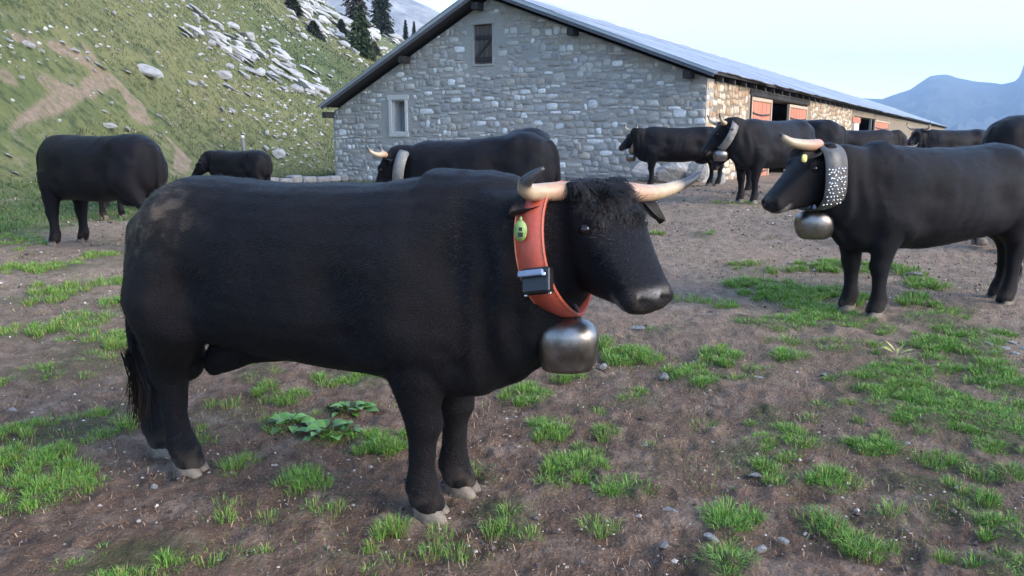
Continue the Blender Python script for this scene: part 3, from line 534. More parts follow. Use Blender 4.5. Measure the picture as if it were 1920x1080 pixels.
# ------------------------------------------------------------------ the stone barn
BC = bp(1318, 342, 17.3); _v = ray(1868, 261); BL = nrm([_v[0], _v[1], 0]); BX = np.array([BL[1], -BL[0], 0])   # corner, long axis, gable axis (to the right)
barn = empty('stone_barn', BC, math.atan2(BX[1], BX[0])); tag(barn, 'long low grey stone barn with a metal roof and orange doors along its side', 'barn')
def gab(u, v, y=0.0):
    q = on_plane(u, v, BC + BL * y, BL) - BC; return np.array([q @ BX, q[2]])
def sid(u, v):
    q = on_plane(u, v, BC, BX) - BC; return np.array([q @ BL, q[2]])
LEN = 92.0; OV = .42
ra = gab(900, -26, -OV); re = gab(1346, 134, -OV); rl = gab(597, 199, -OV)                       # roof top line at the front edge: apex, right eave, left eave
XL = gab(629, 330)[0]; XR = 0.0
def roofz(x): return np.where(x > ra[0], ra[1] + (re[1] - ra[1]) * (x - ra[0]) / (re[0] - ra[0]), ra[1] + (rl[1] - ra[1]) * (x - ra[0]) / (rl[0] - ra[0]))
def wtop(x): return roofz(np.asarray(x, float)) - .22
def wall_mat(name, c1, c2):
    m, t, b = new_mat(name); g = G(t); o = g.obj(); n1 = g.noise(o, 1.3, 6, .65); n2 = g.noise(o, 22, 7, .7)
    c = g.mix(.5, g.ramp(n1, [(.3, c1), (.7, c2)]), g.ramp(n2, [(.25, tuple(x * .6 for x in c1)), (.75, c2)])); t.links.new(c, b.inputs['Base Color']); b.inputs['Roughness'].default_value = .95
    t.links.new(g.bump(n2, .8, .03), b.inputs['Normal']); return m
M['mortar'] = wall_mat('grey_mortar', (.31, .295, .265), (.42, .40, .365)); M['mortar_warm'] = wall_mat('tan_mortar', (.19, .145, .10), (.33, .265, .19)); M['stone'] = mat_attr('wall_stone', .92, .28, 14, .8, .02)
M['dwood'] = mat_plain('dark_weathered_wood', (.014, .013, .013), (.05, .045, .043), .85, 6, .5, .01, rnd=.3, stretch=(6, 1, 1)); M['plaster'] = wall_mat('pale_plaster', (.46, .44, .41), (.68, .66, .63))
M['door'] = mat_plain('orange_painted_boards', (.38, .135, .075), (.60, .23, .14), .75, 5, .4, .006, rnd=.12, stretch=(9, 9, 1)); M['iron'] = mat_plain('dark_iron', (.02, .018, .018), (.06, .045, .04), .6, 20, .3, .003)
M['verge'] = mat_plain('grey_verge_board', (.05, .052, .06), (.12, .122, .135), .8, 6, .4, .008, stretch=(6, 6, 1)); M['palewood'] = mat_plain('bleached_wood', (.38, .29, .2), (.55, .45, .33), .8, 8, .4, .006, stretch=(8, 8, 1)); M['greywood'] = mat_plain('grey_boards', (.13, .13, .135), (.24, .24, .25), .85, 7, .4, .006, stretch=(8, 8, 1))
m, t, b = new_mat('corrugated_metal'); g = G(t); o = g.obj(); n1 = g.noise(o, 1.1, 6, .65); n2 = g.noise(g.n('ShaderNodeMapping', {'Vector': o, 'Scale': (1, 9, 1)}).outputs[0], 3, 5)
c = g.ramp(n1, [(.3, (.34, .37, .41)), (.7, (.50, .53, .57))]); c = g.mix(g.ramp(n2, [(.55, 0.0), (.8, .5)]), c, (.28, .25, .23, 1)); c = g.mix(1.0, c, g.ramp(g.rnd(), [(0, .82), (1, 1.12)]), 'MULTIPLY')
t.links.new(c, b.inputs['Base Color']); b.inputs['Metallic'].default_value = .35; b.inputs['Roughness'].default_value = .42; M['metal'] = m
# openings: gable (x0, x1, z0, z1), side (y0, y1, z0, z1)
def rect_g(u0, u1, v0, v1): a, b_ = gab(u0, v0), gab(u1, v1); return (min(a[0], b_[0]), max(a[0], b_[0]), min(a[1], b_[1]), max(a[1], b_[1]))
W1 = rect_g(735, 760.5, 188, 248); W2 = rect_g(888, 923, 47, 119)
TH = .5
def wall_cells(a0, a1, holes, zb, top, extra=()):
    xs_ = sorted(set([a0, a1] + [h[0] for h in holes] + [h[1] for h in holes] + list(extra))); out = []
    for p, q in zip(xs_[:-1], xs_[1:]):
        z = zb
        for h in sorted([h for h in holes if h[0] <= p + 1e-6 and h[1] >= q - 1e-6], key=lambda h: h[2]): out.append((p, q, z, z, h[2], h[2])); z = h[3]
        out.append((p, q, z, z, float(top(p)), float(top(q))))
    return [c for c in out if c[4] - c[2] > .01 or c[5] - c[3] > .01]
def wedge(mb, P):                                                       # eight corners, bottom ring then top ring
    mb.add(P, [(0, 3, 2, 1), (4, 5, 6, 7), (0, 1, 5, 4), (1, 2, 6, 5), (2, 3, 7, 6), (3, 0, 4, 7)])
mb = MB()
for (p, q, z0, z1, t0, t1) in wall_cells(XL, XR, [W1, W2], -1.6, wtop, (float(ra[0]),)): wedge(mb, [(p, 0, z0), (q, 0, z1), (q, TH, z1), (p, TH, z0), (p, 0, t0), (q, 0, t1), (q, TH, t1), (p, TH, t0)])
wall_g = mb.build('wall', M['mortar'], barn); tag(wall_g, 'grey rubble gable wall')
ZT = float(wtop(XR)) - .02
sy = lambda u: float(sid(u, 200)[0])
D1 = (sy(1408), sy(1447)); O1 = (sy(1447) + .04, sy(1479)); D2 = (sy(1480), sy(1514)); O2 = (sy(1613), sy(1636)); D3 = (sy(1643), sy(1670))
HS = [(D1[0], D2[1], -.25, 1.98), (sy(1603), D3[1], -.25, 1.90)]
mb = MB()
for (p, q, z0, z1, t0, t1) in wall_cells(TH, LEN, HS, -1.6, lambda y: ZT): wedge(mb, [(-TH, p, z0), (0, p, z0), (0, q, z1), (-TH, q, z1), (-TH, p, t0), (0, p, t0), (0, q, t1), (-TH, q, t1)])
wall_s = mb.build('wall', M['mortar_warm'], barn); tag(wall_s, 'tan stone side wall with doors')
mb = MB(); wedge(mb, [(XL, TH, -1.6), (XL + TH, TH, -1.6), (XL + TH, LEN, -1.6), (XL, LEN, -1.6), (XL, TH, float(wtop(XL))), (XL + TH, TH, float(wtop(XL + TH))), (XL + TH, LEN, float(wtop(XL + TH))), (XL, LEN, float(wtop(XL)))])
for p, q in ((XL, float(ra[0])), (float(ra[0]), XR)): wedge(mb, [(p, LEN, -1.6), (q, LEN, -1.6), (q, LEN + TH, -1.6), (p, LEN + TH, -1.6), (p, LEN, float(wtop(p))), (q, LEN, float(wtop(q))), (q, LEN + TH, float(wtop(q))), (p, LEN + TH, float(wtop(p)))])
mb.build('rear_wall', M['mortar'], barn)
# rubble stones, each with its own outline
GREYS = [(.33, .315, .29), (.385, .365, .335), (.30, .285, .26), (.42, .40, .36), (.335, .33, .32), (.37, .33, .28)]
WARMS = [(.46, .35, .23), (.40, .29, .18), (.54, .43, .30), (.50, .42, .32), (.38, .25, .15), (.58, .50, .37)]
def stones(a0, a1, zb, top, holes, palette, palep, mp, parent, keep, rng, w0=.10, w1=.36, h0=.07, h1=.185):
    cells = []; z = zb
    while z < 6:
        hgt = rng.uniform(h0, h1); a = a0 + rng.uniform(-.02, .05)
        while a < a1 - .06:
            wd = rng.uniform(w0, w1) * (1 + .5 * (rng.random() < .12)); b_ = min(a + wd, a1 + rng.uniform(0, .02))
            wob = .05 * math.sin(a * 1.7 + z * 3) + .035 * math.sin(a * 4.3 + z * 7); zc0, zc1 = z + wob, z + hgt + wob
            if rng.random() < .14: zc1 -= hgt * .3
            if rng.random() < .12: zc1 += hgt * .35
            tp = float(max(top(a), top(b_))) - .015; cl_ = top
            bad = any(not (b_ < h[0] - .07 or a > h[1] + .07 or zc1 < h[2] - .06 or zc0 > h[3] + .07) for h in holes)
            if not bad and zc0 < tp - .05: cells.append((a, b_, zc0, min(zc1, tp)))
            a = b_
        z += hgt
    cells = [c for c in cells if c[1] - c[0] > .05]; cells.sort(key=lambda c: -(c[1] - c[0]) * (c[3] - c[2]) * (0 if c[3] < -.35 else 1)); rest = MB()
    for i, (p, q, zl, zh) in enumerate(cells):
        ca, cz, ra_, rz_ = (p + q) / 2, (zl + zh) / 2, (q - p) / 2 - rng.uniform(.004, .014), (zh - zl) / 2 - rng.uniform(.003, .012)
        if rz_ < .02 or ra_ < .02: continue
        ang = (np.arange(10) + .5) / 10 * 6.283; ex = rng.uniform(2.6, 4.6); cs, sn = np.cos(ang), np.sin(ang)
        o2 = np.stack([np.sign(cs) * np.abs(cs) ** (2 / ex) * ra_, np.sign(sn) * np.abs(sn) ** (2 / ex) * rz_], 1) * rng.uniform(.78, 1.06, (10, 1))
        pr_ = rng.uniform(.003, .019); sk = rng.normal(0, .10); V = []
        for (k_, dpt) in ((1.0, -.03), (1.0, pr_ * .5), (.86, pr_)):
            for (x_, y_) in o2: V.append(mp(ca + x_ * k_ + sk * y_, min(cz + y_ * k_, float(top(ca + x_ * k_ + sk * y_)) - .012), dpt + rng.uniform(-.004, .004)))
        V.append(mp(ca, min(cz, float(top(ca)) - .02), pr_ + rng.uniform(0, .012))); Fs = []
        for r_ in range(2):
            for j in range(10): Fs.append((r_ * 10 + j, r_ * 10 + (j + 1) % 10, r_ * 10 + 10 + (j + 1) % 10, r_ * 10 + 10 + j))
        for j in range(10): Fs.append((20 + j, 20 + (j + 1) % 10, 30))
        col = np.array(palette[rng.integers(len(palette))]) * rng.uniform(.82, 1.22)
        if rng.random() < palep: col = np.array([.60, .59, .57]) * rng.uniform(.85, 1.2)
        V = np.array(V)
        if i < keep:
            o0 = V.mean(0); link('stone', np_mesh('stone', V - o0, Fs, True, np.tile(col, (len(V), 1))), M['stone'], parent, o0)
        else: rest.add(V, Fs, col)
    if rest.V: tag(rest.build('small_stones', M['stone'], parent, True, True), kind='stuff')
rg = np.random.default_rng(11)
stones(XL, XR, -.75, wtop, [(W1[0] - .10, W1[1] + .08, W1[2] - .10, W1[3] + .12), (W2[0] - .05, W2[1] + .06, W2[2] - .05, W2[3] + .14)], GREYS, .13, lambda a, z, d_: (a, -d_, z), wall_g, 297, rg)
stones(.0, 20.0, -.35, lambda y: ZT, [(h[0] - .06, h[1] + .06, h[2] - 1, h[3]) for h in HS], WARMS, .03, lambda a, z, d_: (d_, a, z), wall_s, 297, rg, .13, .36, .11, .22)
# gable windows
mb = MB(); x0, x1, z0, z1 = W1
for lo, hi in (((x0 - .15, -.035, z1), (x1 + .13, .02, z1 + .13)), ((x0 - .12, -.03, z0 - .12), (x1 + .11, .02, z0)), ((x0 - .11, -.033, z0), (x0, .02, z1)), ((x1, -.033, z0), (x1 + .09, .02, z1))): mb.box(lo, hi)
wf = link('window', bevel(mb.mesh('window'), .012), M['plaster'], barn); tag(wf, 'small low window in a pale plaster surround')
MB().box((x0 + .002, .30, z0 + .002), (x1 - .002, .34, z1 - .002)).build('pane', M['greywood'], wf)
mb = MB()
for lo, hi in (((x0 + .002, .02, z0 + .002), (x0 + .03, .30, z1 - .002)), ((x1 - .03, .02, z0 + .002), (x1 - .002, .30, z1 - .002)), ((x0 + .03, .02, z0 + .002), (x1 - .03, .30, z0 + .03)), ((x0 + .03, .02, z1 - .03), (x1 - .03, .30, z1 - .002))): mb.box(lo, hi)
mb.build('frame', M['plaster'], wf)
mb = MB(); x0, x1, z0, z1 = W2
for lo, hi in (((x0 - .07, -.026, z1), (x1 + .09, .02, z1 + .13)), ((x0 - .06, -.022, z0 - .055), (x1 + .06, .02, z0)), ((x0 - .05, -.02, z0), (x0, .02, z1)), ((x1, -.02, z0), (x1 + .055, .02, z1))): mb.box(lo, hi)
sh = link('window', bevel(mb.mesh('window'), .01), M['mortar'], barn); M['shutter'] = mat_plain('weathered_brown_boards', (.045, .038, .034), (.12, .10, .088), .88, 6, .5, .01, rnd=.35, stretch=(6, 1, 1)); tag(sh, 'upper loft window closed by a dark board shutter')
nb = 4
for k in range(nb):
    p, q = x0 + (x1 - x0) * k / nb + .006, x0 + (x1 - x0) * (k + 1) / nb - .006; link('board', bevel(MB().box((p, .06, z0 + .01), (q, .085, z1 - .01)).mesh('board'), .004), M['shutter'], sh)
for zq in (z1 - .30, z0 + .12): link('batten', bevel(MB().box((x0 + .02, .034, zq - .05), (x1 - .02, .0595, zq + .05)).mesh('batten'), .005), M['dwood'], sh)
mb = MB(); mb.add([(x0 + .03, .036, z0 + .18), (x0 + .12, .036, z0 + .18), (x1 - .03, .036, z1 - .36), (x1 - .12, .036, z1 - .36), (x0 + .03, .059, z0 + .18), (x0 + .12, .059, z0 + .18), (x1 - .03, .059, z1 - .36), (x1 - .12, .059, z1 - .36)], [(0, 1, 2, 3), (7, 6, 5, 4), (0, 4, 5, 1), (1, 5, 6, 2), (2, 6, 7, 3), (3, 7, 4, 0)]); mb.build('brace', M['dwood'], sh)
# roof: deck, rafters' ends, verge boards, separate corrugated sheets
mb = MB()
def slope_pt(side, s, lift=0.0):
    e = re if side > 0 else rl; d = np.array([e[0] - ra[0], e[1] - ra[1]]); n_ = nrm([-d[1], d[0]]); n_ = n_ if n_[1] > 0 else -n_
    return ra + d * s + n_ * lift
for side in (1, -1):
    P = [slope_pt(side, .015, -.02), slope_pt(side, .985, -.02), slope_pt(side, .985, -.075), slope_pt(side, .015, -.075)]
    wedge(mb, [(P[3][0], -OV + .05, P[3][1]), (P[2][0], -OV + .05, P[2][1]), (P[2][0], LEN + .9, P[2][1]), (P[3][0], LEN + .9, P[3][1]), (P[0][0], -OV + .05, P[0][1]), (P[1][0], -OV + .05, P[1][1]), (P[1][0], LEN + .9, P[1][1]), (P[0][0], LEN + .9, P[0][1])])
roof = mb.build('roof', M['dwood'], barn)
for side in (1, -1):
    P = [slope_pt(side, -.01, -.012), slope_pt(side, .99, -.012), slope_pt(side, .99, -.125), slope_pt(side, -.01, -.125)]; mb = MB()
    wedge(mb, [(P[3][0], -OV, P[3][1]), (P[2][0], -OV, P[2][1]), (P[2][0], -OV + .045, P[2][1]), (P[3][0], -OV + .045, P[3][1]), (P[0][0], -OV, P[0][1]), (P[1][0], -OV, P[1][1]), (P[1][0], -OV + .045, P[1][1]), (P[0][0], -OV + .045, P[0][1])]); mb.build('verge_board', M['verge'], roof); P = [slope_pt(side, -.005, .02), slope_pt(side, 1.0, .02), slope_pt(side, 1.0, -.055), slope_pt(side, -.005, -.055)]; mb = MB(); wedge(mb, [(P[3][0], -OV - .012, P[3][1]), (P[2][0], -OV - .012, P[2][1]), (P[2][0], -OV - .004, P[2][1]), (P[3][0], -OV - .004, P[3][1]), (P[0][0], -OV - .012, P[0][1]), (P[1][0], -OV - .012, P[1][1]), (P[1][0], -OV - .004, P[1][1]), (P[0][0], -OV - .004, P[0][1])]); mb.build('verge_flashing', M['metal'], roof)
for (u, v) in ((1080, 62), (1296, 134), (622, 196), (902, 8), (765, 108)):
    q = gab(u, v); x_ = float(q[0]); zt = float(roofz(x_)) - .20; link('purlin', bevel(MB().box((x_ - .08, -OV + .10, zt - .16), (x_ + .08, .3, zt)).mesh('purlin'), .01), M['dwood'], roof)
for k in range(96):                                                     # rafter feet under the side eave
    y_ = .6 + k * .95; P = slope_pt(1, .90, -.11); Q = slope_pt(1, .975, -.11); mb = MB(); wedge(mb, [(P[0], y_ - .05, P[1] - .12), (Q[0], y_ - .05, Q[1] - .12), (Q[0], y_ + .05, Q[1] - .12), (P[0], y_ + .05, P[1] - .12), (P[0], y_ - .05, P[1]), (Q[0], y_ - .05, Q[1]), (Q[0], y_ + .05, Q[1]), (P[0], y_ + .05, P[1])])
    if k == 0: rme = mb.mesh('rafter'); rme.transform(Matrix.Translation((0, -y_, 0)))
    link('rafter', rme, M['dwood'], roof, (0, y_, 0))
def sheet_mesh(side, s0, s1, wd=.95, nw=11):
    V = []; n = nw * 4 + 1; e = re if side > 0 else rl; d = nrm([e[0] - ra[0], e[1] - ra[1]])
    for lf in (0, -.007):
        for s_ in (s0, s1):
            P = slope_pt(side, s_, lf + .012)
            for j in range(n):
                ph = j / 4 * 2 * math.pi; hgt = .013 * math.sin(ph); V.append((P[0], wd * j / (n - 1), P[1] + hgt))
    Fs = []
    for j in range(n - 1): Fs += [(j, j + 1, n + j + 1, n + j), (2 * n + j, 3 * n + j, 3 * n + j + 1, 2 * n + j + 1), (n + j, n + j + 1, 3 * n + j + 1, 3 * n + j), (j + 1, j, 2 * n + j, 2 * n + j + 1)]
    Fs += [(0, n, 3 * n, 2 * n), (n - 1, 3 * n - 1, 4 * n - 1, 2 * n - 1)]
    return np_mesh('roof_sheet', V, Fs, False)
for side in (1, -1):
    ms = [sheet_mesh(side, 0.0, .345), sheet_mesh(side, .335, .68), sheet_mesh(side, .67, 1.0)]
    full = sheet_mesh(side, 0.0, 1.0); nfine = 44 if side > 0 else 6
    for k in range(101):
        for q, me in enumerate(ms if k < nfine else [full]):
            jx = random.gauss(0, .036) * (q == 2 or k >= nfine) * side; e = re if side > 0 else rl; sl = (e[1] - ra[1]) / (e[0] - ra[0])
            link('roof_sheet', me, M['metal'], roof, (jx, -OV - .03 + k * .925, .012 * (2 - q) + .009 * (k % 2) + jx * sl + random.gauss(0, .003)))
V, Fc = tube([(ra[0], -OV - .04, ra[1] - .01), (ra[0], LEN + .9, ra[1] - .01)], [.09, .09], 10); link('ridge_cap', np_mesh('ridge_cap', V, Fc), M['metal'], roof)
# doors along the side
def door(y0, y1, z0, z1, label):
    d = link('door', bevel(MB().box((-.06, y0, z0), (.02, y0 + .09, z1)).box((-.06, y1 - .09, z0), (.02, y1, z1)).box((-.06, y0 + .09, z1 - .09), (.02, y1 - .09, z1)).mesh('door'), .008), M['palewood'], barn); tag(d, label)
    n = max(4, int((y1 - y0 - .18) / .2)); a, b_ = y0 + .09, y1 - .09
    for k in range(n): link('plank', bevel(MB().box((-.05, a + (b_ - a) * k / n + .004, z0), (-.012 + .004 * (k % 2), a + (b_ - a) * (k + 1) / n - .004, z1 - .092)).mesh('plank'), .004), M['door'], d)
    for zq in (z1 - .38, z0 + .35):
        yy = np.linspace(a + .03, b_ - .12, 14); V, Fc = tube([(.004, y_, zq - .05 * math.sin((y_ - a) / (b_ - a) * 3.1) ** 1) for y_ in yy], [.022] * 14, 8); link('hinge', np_mesh('hinge', V, Fc), M['iron'], d)
door(D1[0] + .02, D1[1], -.25, 1.96, 'orange plank door nearest the gable'); door(D2[0], D2[1] - .02, -.25, 1.93, 'second orange plank door'); door(D3[0], D3[1] - .02, -.25, 1.88, 'third orange plank door, furthest')
MB().box((-.1, sy(1603) + .02, -.25), (.03, sy(1612), 1.6)).build('door_post', M['white'], barn); link('lintel', bevel(MB().box((-.1, sy(1600), 1.605), (.04, sy(1614), 1.86)).mesh('lintel'), .01), M['door'], barn)
MB().box((-.08, D1[0] - .09, -.25), (.03, D1[0] - .005, 2.0)).build('door_post', M['dwood'], barn); MB().box((-.1, O2[1], -.25), (.0, O2[1] + .18, 1.88)).build('door_post', M['greywood'], barn)
MB().box((-2.2, TH, -.6), (-2.1, LEN, 2.2)).build('inner_partition', M['dwood'], barn)
link('lintel', bevel(MB().box((-.30, D1[0] - .2, 1.985), (.035, D2[1] + .2, 2.13)).mesh('lintel'), .01), M['dwood'], barn)

# low stone wall, boulders by the barn, fence post
lw = empty('low_stone_wall', (0, 0, 0)); tag(lw, 'low wall of pale grey stones at the foot of the slope left of the barn', 'wall')
pa, pb = bp(492, 349, 19.5), bp(632, 352, 21.4); za = pa[2]; lw.location = pa; dv = nrm([pb[0] - pa[0], pb[1] - pa[1], 0]); lw.rotation_euler = (0, 0, math.atan2(dv[1], dv[0])); Lw = float(np.hypot(*(pb - pa)[:2])); x_ = 0; k = 0
while x_ < Lw:
    wd = random.uniform(.22, .5)
    for row in range(3):
        hb = -.42 + row * .21 + random.uniform(-.02, .02); me = bevel(MB().box((x_ + .008 + row * .03, -.18 + random.uniform(-.03, .03), hb), (x_ + wd - .01 + row * .03, .18, hb + .20 + random.uniform(-.05, .03))).mesh('stone'), .045)
        set_col(me, np.tile(np.array([.27, .27, .275]) * random.uniform(.6, 1.25), (len(me.vertices), 1))); link('stone', me, M['stone'], lw)
    x_ += wd
rock(1212, 318, 70, 50, 'large pale block at the gable foot behind the front legs of a cow', tilt=4, sink=.2)
for (u, v, a, b_, dd, lb) in [(1264, 323, 86, 50, 17.0, 'big greenish grey boulder at the gable foot seen under the belly of a belled cow'), (1306, 325, 50, 44, 16.8, 'mossy boulder by the barn corner behind the hind legs of the far belled cow'), (1345, 338, 34, 30, 15.8, 'pale rock between the two belled cows by the barn corner')]:
    p = bp(u, v, dd); hw, hh = a * dd / FOC / 2, b_ * dd / FOC / 2; tag(link('boulder', random.choice(ROCKM), loc=p, scale=(hw, hw * .8, hh * 1.25), rot=(0, .1, -.3)), lb, 'rock')
p = hit(457, 296); V, Fc = tube([(0, 0, -.3), (.01, 0, .3), (0, 0, .62)], [.055, .052, .045], 9); fp = link('fence_post', np_mesh('fence_post', V, Fc), M['greywood'], loc=p); tag(fp, 'short weathered fence post with a pale top on the lower slope', 'post')
V, Fc = tube([(0, 0, .60), (0, 0, .70)], [.06, .05], 9); link('post_cap', np_mesh('post_cap', V, Fc), M['white'], fp)

# ------------------------------------------------------------------ cattle
EX, EY, EZ = np.array([1.0, 0, 0]), np.array([0, 1.0, 0]), np.array([0, 0, 1.0])
def remesh(V, Fc, vox, it):
    me = np_mesh('tmp', V, Fc, True); o = bpy.data.objects.new('tmp', me); COL.objects.link(o)
    r = o.modifiers.new('r', 'REMESH'); r.mode = 'VOXEL'; r.voxel_size = vox; r.use_smooth_shade = True
    s = o.modifiers.new('s', 'SMOOTH'); s.factor = .5; s.iterations = it
    dg = bpy.context.evaluated_depsgraph_get(); res = bpy.data.meshes.new_from_object(o.evaluated_get(dg), depsgraph=dg)
    bpy.data.objects.remove(o); bpy.data.meshes.remove(me); return res
def verts(me):
    v = np.empty(len(me.vertices) * 3, np.float32); me.vertices.foreach_get('co', v); v = v.reshape(-1, 3).astype(float)
    n = np.empty(len(me.vertices) * 3, np.float32); me.vertex_normals.foreach_get('vector', n); return v, n.reshape(-1, 3).astype(float)
BULL_T = [(-.795, 1.00, .74, .07), (-.775, 1.06, .60, .15), (-.70, 1.135, .53, .225), (-.57, 1.215, .52, .268), (-.44, 1.252, .53, .285), (-.28, 1.250, .525, .29), (-.06, 1.233, .500, .31), (.20, 1.229, .505, .325), (.42, 1.236, .510, .325),
          (.60, 1.256, .49, .315), (.74, 1.276, .455, .29), (.86, 1.280, .47, .25), (.95, 1.265, .55, .20), (1.02, 1.20, .68, .13)]
COW_T = [(-.80, .98, .76, .07), (-.775, 1.06, .66, .14), (-.70, 1.15, .60, .205), (-.58, 1.212, .57, .25), (-.44, 1.225, .56, .265), (-.25, 1.205, .525, .285), (-.02, 1.195, .495, .305), (.22, 1.195, .495, .30), (.42, 1.205, .505, .275),
         (.58, 1.22, .50, .25), (.70, 1.215, .485, .225), (.80, 1.18, .50, .185), (.88, 1.12, .57, .14), (.94, 1.03, .68, .08)]
def front_leg(x, y, sgn, k=1.0, kx=1.0, lean=0.0):
    y0 = .165 * sgn
    P = [(x - lean - .01, y0, .82, .17, .085), (x - lean - .005, y0 * .96, .66, .125, .085), (x - lean * .8, y * .4 + y0 * .6, .54, .098, .080), (x - lean * .6, y * .7 + y0 * .3, .43, .068, .064), (x - lean * .4 + .010, y, .365, .064, .062), (x - lean * .25, y, .295, .047, .048),
         (x - lean * .1 - .005, y, .20, .044, .043), (x - .008, y, .13, .058, .054), (x + .012, y, .075, .060, .056), (x + .02, y, .045, .058, .056), (x + .022, y, .03, .05, .05)]
    return [(np.array([a, b, c]), EX, EY, hw * (kx if c < .6 else 1), hy * k, hy * k, 2.2) for a, b, c, hw, hy in P]
def hind_leg(x, y, sgn, k=1.0, kx=1.0, hx=None, sh=0.0):
    hx = x - .055 if hx is None else hx; y0 = .165 * sgn                # hx: where the hock stands
    P = [(-.44 + sh, y0 * .75, 1.10, .10, .05), (-.48 + sh, y0 * .9, 1.02, .17, .09), (-.51 + sh, y0, .92, .22 - sh * .4, .11), (-.50 + sh, y0 * 1.04, .78, .205, .115), ((-.48 + sh) * .6 + hx * .4 + .03, y0 * .98, .66, .150, .10), (-.44 * .3 + hx * .7 + .03, y * .4 + y0 * .6, .55, .108, .078), (hx + .014, y * .7 + y0 * .3, .475, .080, .058), (hx - .006, y * .9 + y0 * .1, .42, .072, .055),
         (hx + .004, y, .35, .054, .046), (x - .05 + (hx - x + .055) * .6, y, .26, .045, .041), (x - .042 + (hx - x + .055) * .3, y, .19, .046, .042), (x - .026, y, .125, .062, .054), (x - .006, y, .075, .058, .054), (x + .004, y, .045, .057, .054), (x + .006, y, .03, .05, .048)]
    return [(np.array([a, b, c]), EX, EY, hw * (kx if c < .6 else 1), hy * k, hy * k, 2.2) for a, b, c, hw, hy in P]
HEAD = [(-.055, .075, .035, .075), (-.02, .104, .065, .12), (.04, .124, .082, .175), (.11, .132, .088, .205), (.18, .130, .083, .200), (.25, .116, .073, .170), (.32, .100, .064, .138), (.38, .090, .058, .112), (.43, .088, .055, .094), (.475, .092, .050, .080), (.505, .084, .038, .066), (.522, .055, .018, .042)]
def head_axes(yaw, pitch, roll=0.0):
    a = np.array([math.cos(yaw) * math.cos(pitch), math.sin(yaw) * math.cos(pitch), -math.sin(pitch)]); s = np.array([-math.sin(yaw), math.cos(yaw), 0.0]); n = np.cross(a, s)
    if roll: s, n = s * math.cos(roll) + n * math.sin(roll), n * math.cos(roll) - s * math.sin(roll)
    return a, s, n
def strands(root, d, nr, L, wd, wave, rng, seg=5):
    """wavy hair ribbons: root points, direction, normal"""
    n = len(root); side = np.cross(d, nr); side /= np.linalg.norm(side, axis=1)[:, None] + 1e-9; ph = rng.uniform(0, 6.28, n); fr = rng.uniform(5, 10, n); V = []
    for k in range(seg + 1):
        s = k / seg; p = root + d * (L * s)[:, None] + nr * (L * (.42 * s - .40 * s * s) + wave * .5 * np.cos(ph + fr * s))[:, None] + side * (wave * np.sin(ph + fr * s) * s)[:, None]
        w_ = (wd * (1 - .75 * s) / 2)[:, None]; V += [p - side * w_, p + side * w_]
    V = np.stack(V, 1).reshape(-1, 3); m2 = 2 * (seg + 1); b = (np.arange(n) * m2)[:, None, None]
    Fq = np.array([[2 * k, 2 * k + 1, 2 * k + 3, 2 * k + 2] for k in range(seg)])[None] + b
    return V, Fq.reshape(-1, 4), m2
def horn_mesh(P, r0, tip=.55, n=18):
    Q = spline(P, n); t = np.linspace(0, 1, n); R = r0 * (1 - t ** 1.6 * .82); V, Fc = tube(Q, R, 12, .92)
    tt = np.repeat(t, 12); c0, c1, c2 = np.array([.45, .26, .16]), np.array([.46, .35, .225]), np.array([.035, .034, .036])
    col = c0 + (c1 - c0) * smooth(.1, .5, tt)[:, None]; col = col + (c2 - col) * smooth(tip - .06, tip + .06, tt)[:, None]
    return np_mesh('horn', V, Fc, True, col)
def hoof_mesh():
    mb = MB()
    for s in (-1, 1):
        st = []
        for (z, x, hx, hy) in ((.064, -.004, .046, .022), (.045, .006, .053, .026), (.025, .015, .060, .028), (.006, .021, .065, .029), (-.012, .022, .064, .028)): st.append((np.array([x, s * .029, z]), EX, EY, hx, hy, hy, 2.5))
        mb.add(*loft(st, 12))
    return mb.mesh('hoof', True)
HOOF = hoof_mesh(); HOOF.materials.append(M['hoof'])
def ear_mesh():
    V = []; Fc = []; prof = [.028, .046, .056, .054, .042, .022, .004]; n = len(prof)
    for lf in (0, 1):
        for i, w_ in enumerate(prof):
            s = i / (n - 1)
            for j in range(5): q = j / 2 - 1; V.append((s * .185, w_ * q * .95, (.035 * q * q * (1 - s * .4) - .03 * s * s) - lf * (.011 * (1 - abs(q) ** 3) + .002)))
    for lf in (0, 1):
        o = lf * n * 5
        for i in range(n - 1):
            for j in range(4): a = o + i * 5 + j; f = (a, a + 5, a + 6, a + 1); Fc.append(f if lf == 0 else f[::-1])
    for i in range(n - 1): Fc += [(i * 5, n * 5 + i * 5, n * 5 + i * 5 + 5, i * 5 + 5), (i * 5 + 4, i * 5 + 9, n * 5 + i * 5 + 9, n * 5 + i * 5 + 4)]
    V = np.array(V); inner = np.arange(len(V)) < n * 5; c = np.where(inner[:, None], np.array([.018, .014, .013]), np.array([.007, .007, .008])); return np_mesh('ear', V, Fc, True, c)
EAR = ear_mesh(); EAR.materials.append(M['ear'])
def frame_obj(o, p, ex, ey, ez, sc=1.0):
    o.matrix_parent_inverse = Matrix(); m = Matrix(((ex[0], ey[0], ez[0]), (ex[1], ey[1], ez[1]), (ex[2], ey[2], ez[2]))); o.rotation_euler = m.to_euler(); o.location = tuple(p); o.scale = (sc, sc, sc) if np.ndim(sc) == 0 else sc
